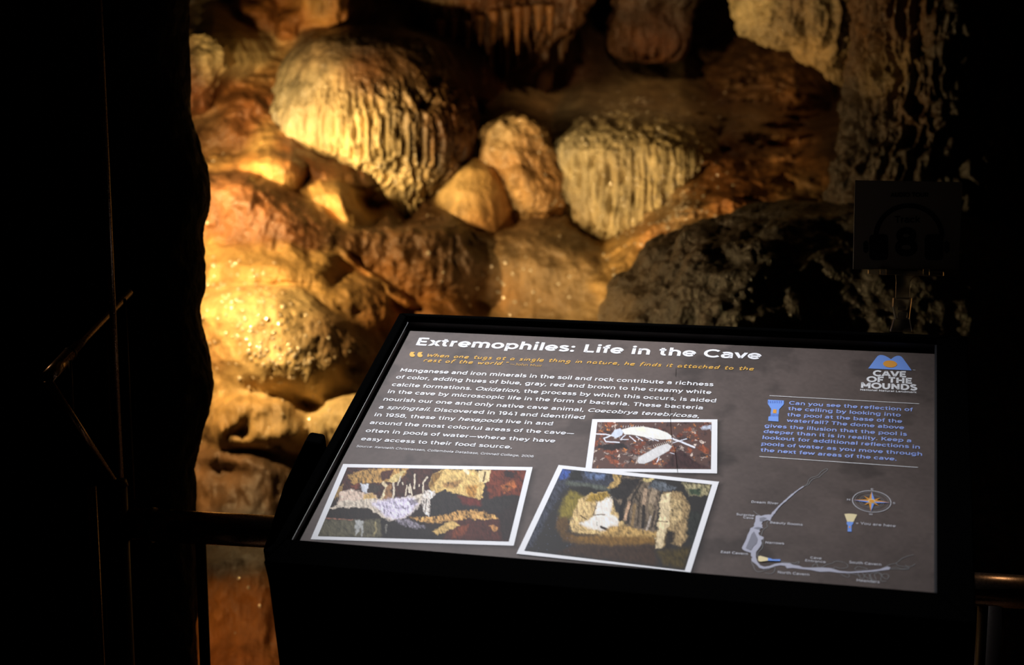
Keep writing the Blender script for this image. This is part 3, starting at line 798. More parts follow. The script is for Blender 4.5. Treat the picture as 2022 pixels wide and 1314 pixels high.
class Paint:
    """a small painted picture: colour per vertex of a fine flat grid, features given in zoomed photo coordinates"""
    def __init__(s, q, n, m, tozoom, base, seed):
        s.q, s.n, s.m = q, n, m
        s.V = quad_grid(q, n, m, 0)
        px, py = project(s.V)
        s.X, s.Y = tozoom(px, py)
        s.p3 = np.stack([s.X / 60, s.Y / 60, 0 * s.X + seed], -1)
        s.C = np.ones((m, n, 3)) * s2l(base)
        s.wx = fbm(s.p3 * 1.5, 3, seed) * 16 + fbm(s.p3 * 5, 2, seed + 1) * 8
        s.wy = fbm(s.p3 * 1.5, 3, seed + 2) * 16 + fbm(s.p3 * 5, 2, seed + 3) * 8
        s.seed = seed

    def _mix(s, mask, col, tex):
        if not hasattr(s, 'bank'):
            s.bank = []
            for k in range(4):
                a = fbm(s.p3 * 1.8 + k * 9, 3, s.seed + 9 + k)
                h = fbm(s.p3 * np.array([3.2, 2.2, 1]) + k * 5, 4, s.seed + 12 + k)
                gy, gx = np.gradient(h)
                e = (gx * 0.8 - gy * 1.0); e = np.tanh(e / (2.0 * e.std()))
                s.bank.append(0.9 * a + 0.75 * e + 0.35 * h)
        c = s2l(col)
        t = 1 + tex * s.bank[s.seed % 4]
        cc = np.clip(c * np.maximum(t, 0.12)[..., None], 0, 1)
        s.C = s.C * (1 - mask[..., None]) + cc * mask[..., None]
        s.seed += 1

    def poly(s, pts, col, soft=8, tex=0.6, warp=1.0, a=1.0):
        pts = np.array(pts, float)
        X = s.X + s.wx * warp; Y = s.Y + s.wy * warp
        ins = np.zeros(X.shape, bool); dist = np.full(X.shape, 1e9)
        for k in range(len(pts)):
            x1, y1 = pts[k]; x2, y2 = pts[(k + 1) % len(pts)]
            cr = ((y1 > Y) != (y2 > Y)) & (X < (x2 - x1) * (Y - y1) / (y2 - y1 + 1e-9) + x1)
            ins ^= cr
            dx, dy = x2 - x1, y2 - y1
            t = np.clip(((X - x1) * dx + (Y - y1) * dy) / (dx * dx + dy * dy + 1e-9), 0, 1)
            dist = np.minimum(dist, np.hypot(X - x1 - t * dx, Y - y1 - t * dy))
        sd = np.where(ins, dist, -dist)
        s._mix(sstep(-soft, soft, sd) * a, col, tex)

    def line(s, pts, w, col, soft=4, tex=0.4, warp=0.4, a=1.0):
        X = s.X + s.wx * warp; Y = s.Y + s.wy * warp
        dist = np.full(X.shape, 1e9)
        for k in range(len(pts) - 1):
            x1, y1 = pts[k]; x2, y2 = pts[k + 1]
            dx, dy = x2 - x1, y2 - y1
            t = np.clip(((X - x1) * dx + (Y - y1) * dy) / (dx * dx + dy * dy + 1e-9), 0, 1)
            dist = np.minimum(dist, np.hypot(X - x1 - t * dx, Y - y1 - t * dy))
        s._mix(sstep(w / 2 + soft, w / 2 - soft, dist) * a, col, tex)

    def done(s, name, h, label):
        V = s.V + NN * h
        o = link(name, grid_mesh(name, V, False, np.clip(s.C, 0.002, 0.85), False), M_print, pan)
        o['label'] = label
        return o


def border(q, h):
    V = [S(a, b, h) for a, b in q]
    o = link('photo_border', poly_mesh('photo_border', V, [(3, 2, 1, 0)]), M_white, pan)
    return o


# first photograph: cave pool
border(ph1o, 0.0004)
p = Paint(ph1i, 440, 200, lambda x, y: ((x - 580) * 4.044, (y - 880) * 4.044), (0.16, 0.11, 0.09), 3)
p.poly([(420, 170), (1150, 180), (1150, 420), (350, 420)], (0.24, 0.12, 0.09), 10, 0.8)
p.poly([(428, 240), (560, 200), (740, 185), (920, 185), (890, 240), (810, 300), (690, 300), (480, 308)], (0.68, 0.52, 0.28), 8, 0.9)
p.poly([(700, 215), (800, 190), (770, 270), (700, 290)], (0.30, 0.14, 0.08), 8, 0.6)
p.poly([(790, 250), (870, 200), (900, 200), (830, 295), (740, 300)], (0.85, 0.75, 0.5), 6, 0.5)
p.poly([(530, 310), (605, 310), (590, 378), (545, 372)], (0.82, 0.83, 0.85), 5, 0.3)
p.poly([(605, 315), (700, 320), (690, 375), (600, 378)], (0.22, 0.18, 0.15), 6, 0.6)
p.poly([(455, 320), (520, 310), (525, 350), (480, 355)], (0.45, 0.22, 0.14), 6, 0.5)
p.poly([(340, 330), (400, 320), (380, 370), (330, 450)], (0.6, 0.48, 0.28), 6, 0.6)
p.poly([(365, 380), (450, 358), (560, 378), (640, 385), (680, 430), (500, 445), (350, 470)], (0.86, 0.76, 0.68), 8, 0.5)
p.poly([(555, 395), (640, 380), (670, 425), (560, 440)], (0.80, 0.66, 0.42), 8, 0.5)
for l, w in [([(858, 250), (845, 290), (828, 320)], 10), ([(798, 300), (805, 360), (790, 430)], 14), ([(968, 235), (968, 290), (963, 345)], 12), ([(905, 325), (892, 400)], 9),
             ([(930, 315), (945, 400)], 12), ([(1066, 255), (1035, 300), (1030, 375)], 11), ([(1000, 315), (1000, 330)], 8), ([(870, 300), (872, 315)], 7), ([(920, 340), (925, 380)], 16)]:
    p.line(l, w, (0.88, 0.82, 0.72), 4, 0.4)
p.line([(715, 305), (745, 345), (700, 440)], 26, (0.90, 0.82, 0.66), 6, 0.4)
p.poly([(740, 330), (790, 310), (780, 440), (710, 440)], (0.58, 0.42, 0.26), 6, 0.6)
p.poly([(290, 500), (400, 445), (600, 432), (760, 436), (1000, 395), (1045, 380), (1010, 480), (930, 560), (850, 600), (750, 610), (700, 575), (620, 520), (550, 497), (285, 515)], (0.84, 0.78, 0.70), 6, 0.55)
p.poly([(620, 460), (800, 425), (960, 415), (1000, 470), (920, 560), (820, 600), (740, 570), (680, 520)], (0.84, 0.80, 0.88), 20, 0.8)
p.poly([(920, 440), (1010, 420), (1000, 460), (930, 480)], (0.30, 0.26, 0.28), 8, 0.9, a=0.7)
p.poly([(285, 518), (540, 500), (620, 540), (680, 590), (500, 585), (250, 590)], (0.14, 0.11, 0.09), 6, 0.5)
p.line([(260, 585), (480, 600)], 10, (0.62, 0.42, 0.34), 5, 0.8)
p.poly([(240, 600), (480, 600), (700, 590), (720, 740), (190, 735)], (0.36, 0.34, 0.26), 14, 0.6)
p.poly([(690, 590), (1000, 620), (1150, 700), (1200, 760), (700, 750)], (0.13, 0.11, 0.10), 14, 0.5)
p.poly([(820, 600), (900, 590), (1060, 655), (980, 665), (850, 640)], (0.55, 0.52, 0.56), 12, 1.2, a=0.8)
p.poly([(490, 600), (548, 598), (545, 650), (552, 730), (540, 730), (530, 665), (500, 725), (488, 690)], (0.70, 0.70, 0.68), 8, 0.4)
p.line([(650, 620), (660, 680), (640, 720)], 14, (0.66, 0.60, 0.42), 8, 0.7, a=0.8)
p.line([(740, 640), (735, 700)], 8, (0.7, 0.68, 0.62), 6, 0.7, a=0.6)
p.poly([(1520, 195), (1860, 200), (1830, 400), (1560, 440)], (0.40, 0.17, 0.09), 10, 0.8)
p.poly([(1650, 330), (1760, 280), (1780, 330), (1680, 390)], (0.62, 0.34, 0.16), 10, 0.9)
p.poly([(1680, 210), (1780, 220), (1740, 270), (1690, 260)], (0.14, 0.07, 0.06), 10, 0.6)
p.poly([(1080, 330), (1095, 260), (1150, 205), (1300, 195), (1450, 195), (1500, 250), (1520, 330), (1500, 430), (1420, 440), (1300, 390), (1200, 360), (1120, 390)], (0.86, 0.72, 0.44), 8, 0.55)
p.poly([(1080, 330), (1110, 230), (1200, 200), (1160, 280), (1110, 340)], (0.52, 0.38, 0.16), 10, 0.6)
p.poly([(1200, 300), (1350, 280), (1300, 345), (1200, 340)], (0.62, 0.46, 0.26), 14, 0.8)
p.poly([(1370, 330), (1470, 320), (1450, 420), (1400, 420)], (0.70, 0.50, 0.22), 14, 0.7)
p.line([(1370, 195), (1390, 220)], 26, (0.97, 0.90, 0.75), 6, 0.3)
p.poly([(1480, 200), (1572, 200), (1560, 290), (1525, 310), (1480, 290)], (0.90, 0.80, 0.58), 6, 0.4)
p.line([(1530, 220), (1515, 290)], 14, (0.32, 0.22, 0.12), 5, 0.5)
p.poly([(1095, 385), (1200, 370), (1300, 385), (1500, 440), (1700, 400), (1810, 400), (1740, 560), (1500, 520), (1250, 560), (1090, 565)], (0.15, 0.13, 0.12), 12, 0.5)
p.poly([(1310, 400), (1500, 440), (1490, 490), (1350, 470)], (0.38, 0.13, 0.10), 14, 0.5)
p.poly([(1040, 360), (1120, 360), (1130, 395), (1090, 430), (1080, 570), (1050, 555), (1015, 460)], (0.90, 0.85, 0.80), 7, 0.9)
p.line([(1060, 430), (1050, 540)], 8, (0.3, 0.25, 0.22), 4, 0.5)
p.poly([(920, 580), (1100, 572), (1300, 535), (1450, 520), (1600, 560), (1640, 600), (1400, 590), (1250, 610), (1100, 625), (980, 600)], (0.74, 0.56, 0.32), 7, 1.2)
p.poly([(1260, 600), (1640, 600), (1740, 680), (1700, 770), (1200, 750)], (0.30, 0.14, 0.11), 14, 0.5)
p.poly([(1115, 690), (1180, 640), (1270, 600), (1330, 640), (1200, 700), (1140, 720)], (0.80, 0.66, 0.40), 7, 0.6)
p.poly([(1290, 660), (1400, 640), (1350, 730), (1260, 740)], (0.46, 0.22, 0.12), 12, 0.6)
p.poly([(1560, 645), (1600, 635), (1640, 680), (1600, 690)], (0.78, 0.55, 0.32), 6, 0.5)
p.poly([(1640, 560), (1800, 420), (1730, 770), (1660, 760)], (0.16, 0.12, 0.11), 20, 0.4)
p.done('photo_picture', 0.0007, 'picture of a pool below cream and brown cave formations')

# second photograph: springtails
border(ph2o, 0.0004)
p = Paint(ph2i, 330, 170, lambda x, y: ((x - 1000) * 3.864, (y - 820) * 3.864), (0.36, 0.26, 0.23), 13)
rr = np.random.default_rng(3)
for k in range(110):
    x, y = rr.uniform(650, 1570), rr.uniform(60, 410); w, h = rr.uniform(10, 55), rr.uniform(8, 26)
    c = [(0.58, 0.30, 0.18), (0.22, 0.17, 0.17), (0.62, 0.56, 0.52), (0.45, 0.22, 0.14), (0.30, 0.24, 0.24)][rr.integers(5)]
    p.poly([(x - w, y), (x, y - h), (x + w, y), (x, y + h)], c, 9, 0.9, 2.0, 0.8)
for k in range(130):
    x, y = rr.uniform(660, 1560), rr.uniform(60, 410)
    if 180 < y < 260 and x < 950: continue
    p.line([(x, y), (x + rr.uniform(-12, 12), y + rr.uniform(-3, 3))], rr.uniform(5, 14), (0.86, 0.78, 0.72) if rr.random() < 0.6 else (0.80, 0.50, 0.26), 4, 0.6, 1.5, 0.85)
p.poly([(1270, 290), (1330, 260), (1450, 360), (1540, 410), (1200, 410)], (0.24, 0.15, 0.15), 12, 0.5)
p.poly([(690, 230), (900, 215), (930, 250), (800, 275), (700, 255)], (0.16, 0.13, 0.13), 10, 0.5)
p.poly([(1480, 90), (1560, 85), (1565, 120), (1500, 120)], (0.74, 0.76, 0.82), 8, 0.4)
for l, w in [([(680, 148), (760, 150), (815, 165)], 9), ([(790, 165), (745, 180), (760, 205), (860, 212)], 9), ([(900, 160), (870, 190), (930, 188)], 6), ([(940, 165), (985, 205)], 7), ([(990, 165), (1040, 200)], 6),
             ([(910, 155), (880, 180)], 6), ([(1060, 170), (1120, 195)], 6), ([(1110, 180), (1160, 200)], 6), ([(1255, 180), (1340, 210), (1435, 250)], 13), ([(1270, 215), (1375, 185)], 6), ([(1250, 290), (1280, 300)], 4), ([(1150, 360), (1165, 325)], 8)]:
    p.line(l, w, (0.90, 0.91, 0.95), 3, 0.15, 0.15)
p.poly([(800, 155), (825, 115), (870, 105), (893, 130), (880, 160), (830, 180)], (0.82, 0.85, 0.90), 4, 0.12, 0.15)
p.poly([(880, 115), (950, 95), (1050, 92), (1150, 110), (1230, 140), (1262, 165), (1250, 188), (1180, 190), (1080, 175), (970, 155), (900, 150)], (0.94, 0.93, 0.89), 4, 0.10, 0.15)
p.poly([(990, 100), (1050, 95), (1060, 130), (1000, 120)], (0.96, 0.95, 0.84), 12, 0.05, 0.2)
p.poly([(998, 355), (1010, 325), (1080, 285), (1150, 245), (1230, 220), (1262, 240), (1240, 275), (1180, 310), (1110, 350), (1050, 375), (1010, 372)], (0.86, 0.85, 0.84), 5, 0.15, 0.2)
for k in range(10):
    x = 1130 + k * 14; y = 250 - k * 4
    p.line([(x, y), (x - 8, y - 18)], 2.5, (0.92, 0.88, 0.82), 2, 0.2, 0.2)
for k in range(9):
    x = 890 + k * 19
    p.line([(x, 100), (x + 3, 84)], 2.5, (0.9, 0.9, 0.88), 2, 0.2, 0.2)
p.done('photo_picture', 0.0007, 'picture of two pale springtails on speckled soil')

# third photograph: lit grotto with hanging drapery
border(ph3o, 0.0009)
p = Paint(ph3i, 380, 220, lambda x, y: ((x - 1000) * 3.864, (y - 820) * 3.864), (0.17, 0.16, 0.15), 23)
p.poly([(430, 410), (900, 450), (800, 560), (480, 520), (400, 620), (300, 800), (200, 1000), (140, 1040), (300, 600)], (0.22, 0.23, 0.27), 20, 0.8)
p.poly([(425, 420), (490, 425), (470, 480), (400, 500)], (0.22, 0.32, 0.58), 12, 0.6)
p.poly([(600, 440), (760, 455), (740, 500), (620, 490)], (0.34, 0.40, 0.52), 14, 0.8)
p.poly([(490, 435), (570, 430), (580, 500), (480, 510)], (0.12, 0.12, 0.11), 10, 0.5)
p.line([(470, 525), (620, 540), (790, 570)], 30, (0.34, 0.36, 0.32), 14, 0.5)
p.poly([(470, 560), (640, 560), (770, 590), (640, 620), (500, 600)], (0.14, 0.13, 0.11), 10, 0.4)
p.poly([(480, 580), (540, 600), (620, 640), (560, 740), (480, 800), (420, 820), (400, 740), (440, 640)], (0.50, 0.44, 0.16), 22, 0.5)
p.poly([(400, 780), (470, 780), (470, 900), (560, 940), (560, 1000), (430, 960), (380, 860)], (0.36, 0.26, 0.12), 20, 0.5)
p.poly([(560, 650), (650, 600), (770, 590), (800, 640), (830, 740), (900, 820), (890, 860), (780, 900), (680, 920), (500, 900), (475, 850), (520, 740)], (0.80, 0.68, 0.46), 9, 0.7)
p.poly([(640, 605), (770, 592), (790, 640), (680, 670), (600, 660)], (0.62, 0.50, 0.20), 10, 0.8)
p.poly([(690, 670), (800, 640), (800, 760), (860, 800), (840, 860), (760, 890), (640, 880), (560, 830), (640, 800), (680, 760)], (0.97, 0.93, 0.88), 12, 0.25)
p.line([(690, 680), (665, 770), (750, 765)], 7, (0.34, 0.26, 0.16), 4, 0.5)
p.line([(565, 770), (610, 800)], 8, (0.30, 0.22, 0.12), 4, 0.5)
p.line([(690, 825), (690, 850)], 6, (0.30, 0.25, 0.2), 3, 0.4)
p.line([(725, 860), (800, 898)], 22, (0.20, 0.15, 0.13), 5, 0.6)
p.line([(510, 905), (700, 920)], 6, (0.24, 0.17, 0.10), 4, 0.6)
p.poly([(800, 850), (1000, 840), (1160, 900), (1180, 960), (900, 960), (700, 930)], (0.72, 0.58, 0.34), 16, 0.7)
p.poly([(500, 930), (700, 925), (1140, 935), (1150, 990), (900, 1010), (600, 1000)], (0.48, 0.35, 0.15), 22, 0.5)
p.poly([(500, 1000), (1130, 1000), (1150, 1150), (700, 1100), (400, 1060)], (0.24, 0.17, 0.12), 24, 0.4)
p.poly([(790, 560), (900, 470), (1060, 490), (1180, 560), (1150, 780), (1130, 900), (1000, 880), (920, 840), (880, 700), (820, 640)], (0.42, 0.36, 0.29), 10, 0.9)
p.poly([(780, 570), (870, 490), (1040, 490), (960, 600), (900, 660), (820, 640)], (0.15, 0.13, 0.12), 10, 0.5)
for l, w, c in [([(1030, 520), (960, 640), (930, 760), (925, 830)], 18, (0.20, 0.17, 0.14)), ([(905, 650), (880, 720), (870, 800)], 34, (0.13, 0.11, 0.10)), ([(940, 670), (905, 800)], 22, (0.72, 0.58, 0.46)),
                ([(980, 690), (960, 850)], 24, (0.52, 0.42, 0.28)), ([(1020, 620), (1000, 850)], 12, (0.25, 0.2, 0.15)), ([(1060, 580), (1050, 690)], 30, (0.62, 0.52, 0.42)), ([(1130, 580), (1110, 670)], 44, (0.62, 0.54, 0.44)),
                ([(1050, 700), (1040, 860)], 24, (0.16, 0.13, 0.11)), ([(1100, 700), (1120, 780)], 40, (0.52, 0.45, 0.35)), ([(1100, 780), (1075, 880)], 16, (0.72, 0.66, 0.60)), ([(1130, 740), (1110, 860)], 16, (0.22, 0.18, 0.15))]:
    p.line(l, w, c, 5, 0.6)
p.poly([(800, 440), (880, 470), (870, 520), (830, 560), (760, 560), (820, 500)], (0.66, 0.54, 0.32), 8, 0.8)
p.poly([(1040, 485), (1130, 490), (1090, 520), (1050, 515)], (0.80, 0.72, 0.48), 6, 0.6)
p.poly([(1120, 500), (1300, 560), (1200, 600), (1080, 560)], (0.34, 0.36, 0.38), 12, 1.0)
p.poly([(1340, 520), (1560, 540), (1540, 620), (1400, 620)], (0.60, 0.56, 0.42), 12, 0.9)
p.poly([(1200, 600), (1330, 590), (1400, 700), (1400, 900), (1330, 1010), (1250, 980), (1180, 1020), (1160, 900), (1180, 700)], (0.62, 0.52, 0.36), 12, 0.8)
p.poly([(1180, 620), (1250, 600), (1260, 700), (1240, 850), (1180, 1020), (1140, 1025), (1150, 880), (1170, 740)], (0.88, 0.79, 0.62), 8, 0.5)
p.poly([(1250, 640), (1330, 660), (1340, 800), (1260, 860)], (0.72, 0.62, 0.44), 10, 0.9)
p.line([(1150, 815), (1230, 820)], 6, (0.3, 0.24, 0.16), 3, 0.4)
p.poly([(1390, 740), (1480, 740), (1500, 900), (1420, 1000), (1370, 900)], (0.16, 0.17, 0.15), 16, 0.6)
p.poly([(1380, 570), (1490, 565), (1470, 620), (1400, 610)], (0.22, 0.28, 0.20), 10, 0.7)
p.poly([(1230, 880), (1290, 900), (1250, 1040), (1190, 1060)], (0.16, 0.13, 0.10), 16, 0.5)
p.poly([(1150, 1050), (1400, 1010), (1360, 1180), (1200, 1150)], (0.28, 0.23, 0.10), 22, 0.6)
for k in range(60):
    x, y = rr.uniform(150, 520), rr.uniform(480, 1050)
    p.line([(x, y), (x + 2, y + 2)], rr.uniform(1.5, 4), (0.42, 0.47, 0.58), 2, 0.2, 0, 0.7)
p.done('photo_picture', 0.0012, 'picture of a lit grotto with hanging cream drapery')

# ------------------------------------------------------------------ lettering
def _arc(cx, cy, rx, ry, a0, a1, n=0):
    n = n or max(4, int(abs(a1 - a0) / 18))
    return ('c', [(cx + rx * math.cos(math.radians(a)), cy + ry * math.sin(math.radians(a))) for a in np.linspace(a0, a1, n + 1)])


def _ln(*v): return ('l', [(v[k], v[k + 1]) for k in range(0, len(v), 2)])
def _cv(*v): return ('s', [(v[k], v[k + 1]) for k in range(0, len(v), 2)])
def _dot(x, y): return ('d', [(x, y)])


_bowl = _arc(.37, .375, .295, .30, 0, 360)
FONT = {
    'a': (.72, [_cv(.58, .42, .30, .42, .13, .35, .10, .22, .15, .10, .30, .065, .47, .12, .58, .26), _cv(.10, .60, .22, .665, .36, .68, .50, .64, .575, .54, .58, .44), _ln(.58, 0, .58, .48)]),
    'b': (.80, [_ln(.14, 0, .14, 1.03), _arc(.43, .375, .29, .30, 0, 360)]), 'c': (.66, [_arc(.37, .375, .295, .30, 42, 318)]),
    'd': (.79, [_bowl, _ln(.66, 0, .66, 1.03)]), 'e': (.73, [_arc(.37, .375, .295, .30, 0, 318), _ln(.07, .36, .70, .36)]),
    'f': (.42, [_ln(.2, 0, .2, .80), _arc(.37, .80, .17, .165, 180, 75), _ln(0, .68, .40, .68)]),
    'g': (.79, [_bowl, _ln(.66, .75, .66, 0), _arc(.37, .0, .29, .20, 0, -145)]), 'h': (.77, [_ln(.14, 0, .14, 1.03), _arc(.385, .43, .25, .25, 175, 0), _ln(.635, .44, .635, 0)]),
    'i': (.28, [_ln(.14, 0, .14, .75), _dot(.14, .96)]), 'k': (.67, [_ln(.14, 0, .14, 1.03), _ln(.17, .26, .60, .75), _ln(.32, .42, .63, 0)]), 'l': (.28, [_ln(.14, 0, .14, 1.03)]),
    'm': (1.18, [_ln(.14, 0, .14, .75), _arc(.365, .45, .225, .235, 175, 0), _ln(.59, .46, .59, 0), _arc(.815, .45, .225, .235, 175, 0), _ln(1.04, .46, 1.04, 0)]),
    'n': (.77, [_ln(.14, 0, .14, .75), _arc(.385, .43, .25, .25, 175, 0), _ln(.635, .44, .635, 0)]), 'o': (.74, [_bowl]),
    'p': (.80, [_ln(.14, -.26, .14, .75), _arc(.43, .375, .29, .30, 0, 360)]), 'r': (.46, [_ln(.14, 0, .14, .75), _arc(.40, .42, .26, .255, 175, 88)]),
    's': (.61, [_cv(.53, .59, .42, .66, .28, .685, .14, .62, .14, .49, .27, .40, .42, .355, .53, .28, .52, .14, .42, .075, .27, .06, .07, .14)]),
    't': (.46, [_ln(.2, .92, .2, .24), _arc(.36, .25, .16, .185, 180, 290), _ln(0, .68, .40, .68)]), 'u': (.77, [_ln(.14, .75, .14, .31), _arc(.385, .32, .245, .25, 180, 355), _ln(.635, .75, .635, 0)]),
    'v': (.66, [_ln(.04, .75, .33, .02), _ln(.33, .02, .62, .75)]), 'w': (1.0, [_ln(.04, .75, .27, .02), _ln(.27, .02, .50, .73), _ln(.50, .73, .73, .02), _ln(.73, .02, .96, .75)]),
    'x': (.63, [_ln(.05, .75, .58, 0), _ln(.58, .75, .05, 0)]), 'y': (.66, [_ln(.04, .75, .34, .02), _cv(.62, .75, .34, .06, .27, -.11, .18, -.19, .04, -.17)]),
    'A': (.88, [_ln(.04, 0, .44, .98), _ln(.44, .98, .84, 0), _ln(.18, .27, .70, .27)]),
    'B': (.82, [_ln(.15, 0, .15, 1), _ln(.15, .925, .45, .925), _arc(.43, .73, .20, .195, 90, -90), _ln(.15, .53, .48, .53), _arc(.46, .30, .24, .225, 90, -90), _ln(.15, .075, .48, .075)]),
    'C': (.90, [_arc(.52, .5, .44, .43, 42, 318)]), 'D': (.96, [_ln(.15, 0, .15, 1), _ln(.15, .925, .43, .925), _arc(.43, .5, .42, .425, 90, -90), _ln(.15, .075, .43, .075)]),
    'E': (.78, [_ln(.15, 0, .15, 1), _ln(.15, .925, .70, .925), _ln(.15, .5, .64, .5), _ln(.15, .075, .72, .075)]), 'F': (.72, [_ln(.15, 0, .15, 1), _ln(.15, .925, .70, .925), _ln(.15, .46, .62, .46)]),
    'G': (.95, [_arc(.52, .5, .44, .43, 42, 322), _ln(.87, .5, .87, .17)]), 'H': (.95, [_ln(.15, 0, .15, 1), _ln(.80, 0, .80, 1), _ln(.15, .5, .80, .5)]), 'I': (.30, [_ln(.15, 0, .15, 1)]),
    'J': (.62, [_ln(.46, 1, .46, .3), _arc(.26, .3, .20, .225, 0, -140), _ln(.14, .925, .46, .925)]), 'K': (.82, [_ln(.15, 0, .15, 1), _ln(.19, .34, .74, 1), _ln(.38, .56, .80, 0)]),
    'L': (.68, [_ln(.15, 0, .15, 1), _ln(.15, .075, .66, .075)]), 'M': (1.10, [_ln(.15, 0, .15, 1), _ln(.15, .93, .55, .25), _ln(.55, .25, .95, .93), _ln(.95, 0, .95, 1)]),
    'N': (.95, [_ln(.15, 0, .15, 1), _ln(.15, .93, .80, .07), _ln(.80, 0, .80, 1)]), 'O': (1.08, [_arc(.54, .5, .46, .43, 0, 360)]),
    'R': (.84, [_ln(.15, 0, .15, 1), _ln(.15, .925, .46, .925), _arc(.46, .64, .25, .285, 90, -90), _ln(.15, .355, .46, .355), _ln(.50, .36, .74, 0)]),
    'S': (.75, [_cv(.63, .80, .5, .91, .36, .935, .17, .86, .14, .70, .27, .58, .46, .49, .64, .39, .65, .2, .5, .09, .33, .06, .07, .17)]), 'T': (.76, [_ln(0, .925, .76, .925), _ln(.38, 0, .38, .925)]),
    'U': (.92, [_ln(.14, 1, .14, .40), _arc(.46, .42, .32, .355, 180, 360), _ln(.78, 1, .78, .40)]), 'V': (.86, [_ln(.04, 1, .43, .02), _ln(.43, .02, .82, 1)]),
    'W': (1.26, [_ln(.04, 1, .34, .02), _ln(.34, .02, .63, .96), _ln(.63, .96, .92, .02), _ln(.92, .02, 1.22, 1)]), 'Y': (.80, [_ln(.03, 1, .40, .38), _ln(.40, .38, .77, 1), _ln(.40, .42, .40, 0)]),
    '1': (.46, [_ln(.30, 0, .30, 1), _ln(.04, .925, .30, .925)]), '9': (.74, [_arc(.35, .65, .27, .275, 0, 360), _cv(.62, .66, .62, .38, .48, .12, .16, .075)]), '4': (.80, [_ln(.46, 1, .10, .25), _ln(.06, .25, .76, .25), _ln(.56, .55, .56, 0)]),
    '5': (.73, [_ln(.62, .925, .18, .925), _ln(.18, .96, .14, .52), _cv(.13, .55, .35, .58, .57, .51, .64, .33, .55, .12, .33, .06, .06, .16)]), '8': (.74, [_arc(.37, .74, .25, .19, 0, 360), _arc(.37, .29, .30, .225, 0, 360)]),
    '2': (.74, [_cv(.07, .79, .2, .91, .36, .935, .56, .85, .58, .66, .45, .47, .12, .09), _ln(.09, .075, .69, .075)]), '0': (.80, [_arc(.40, .5, .33, .43, 0, 360)]),
    '6': (.76, [_arc(.39, .34, .28, .275, 0, 360), _cv(.11, .34, .13, .66, .3, .89, .6, .90)]), '.': (.28, [_dot(.13, .09)]), ',': (.28, [_dot(.13, .09), _ln(.15, .08, .08, -.15)]), ':': (.30, [_dot(.14, .09), _dot(.14, .62)]),
    '\u2014': (1.08, [_ln(.04, .36, 1.04, .36)]), '?': (.64, [_cv(.05, .80, .2, .92, .36, .93, .54, .83, .52, .64, .37, .5, .33, .28), _dot(.33, .09)]), '=': (.68, [_ln(.08, .5, .6, .5), _ln(.08, .24, .6, .24)]), ' ': (.32, [])}


def smooth_line(pts, k=6):
    p = np.array(pts, float); n = len(p)
    if n < 3: return [tuple(a) for a in p]
    P_ = np.vstack([2 * p[0] - p[1], p, 2 * p[-1] - p[-2]])
    out = []
    for i in range(1, n):
        a, b, c, d = P_[i - 1], P_[i], P_[i + 1], P_[i + 2]
        for t in np.linspace(0, 1, k, endpoint=False):
            out.append(tuple(0.5 * ((2 * b) + (c - a) * t + (2 * a - 5 * b + 4 * c - d) * t * t + (-a + 3 * b - 3 * c + d) * t ** 3)))
    out.append(tuple(p[-1])); return out


def glyph_quads(ch, w):
    """2-D quads of one monoline letter (capital height 1)"""
    adv_, st = FONT[ch]; Q = []
    for kind, pts in st:
        if kind == 'd':
            x, y = pts[0]; r = w * 0.62
            c = [(x + r * math.cos(a), y + r * math.sin(a)) for a in np.linspace(0, 2 * math.pi, 9)[:-1]]
            Q += [[c[0], c[1], c[2], c[3]], [c[0], c[3], c[4], c[7]], [c[4], c[5], c[6], c[7]]]
            continue
        q = np.array(smooth_line(pts, 3) if kind == 's' else pts, float)
        if kind == 'l' and abs(q[1, 0] - q[0, 0]) > 1e-6 and abs(q[1, 1] - q[0, 1]) > 1e-6:
            d = (q[1] - q[0]) / np.linalg.norm(q[1] - q[0]); hw_ = w / 2 * abs(1 / d[1])     # slanted stroke, ends cut level
            o = np.array([hw_, 0.0])
            Q.append([q[0] - o, q[0] + o, q[1] + o, q[1] - o]); continue
        t = np.gradient(q, axis=0)
        if kind == 'c' and np.allclose(q[0], q[-1]): t[0] = t[-1] = q[1] - q[-2]
        t /= np.maximum(np.linalg.norm(t, axis=1, keepdims=True), 1e-9)
        nn = np.stack([-t[:, 1], t[:, 0]], 1) * w / 2
        for k in range(len(q) - 1):
            Q.append([q[k] + nn[k], q[k] - nn[k], q[k + 1] - nn[k + 1], q[k + 1] + nn[k + 1]])
    return adv_, Q


def text_quads(segs, w, track=0.0):
    out, x = [], 0.0
    for s, it in segs:
        for ch in s:
            a, Q = glyph_quads(ch, w)
            for q in Q:
                out.append([(x + p_[0] + (0.21 * p_[1] if it is True else it * p_[1]), p_[1]) for p_ in q])
            x += a + w * 0.22 + track
    return np.array(out, float)


def quads_mesh(name, V):
    me = bpy.data.meshes.new(name); n = len(V) // 4
    me.vertices.add(n * 4); me.vertices.foreach_set('co', V.astype(np.float32).reshape(-1))
    me.loops.add(n * 4); me.loops.foreach_set('vertex_index', np.arange(n * 4, dtype=np.int32))
    me.polygons.add(n); me.polygons.foreach_set('loop_start', np.arange(0, n * 4, 4, dtype=np.int32))
    me.update(calc_edges=True)
    return me


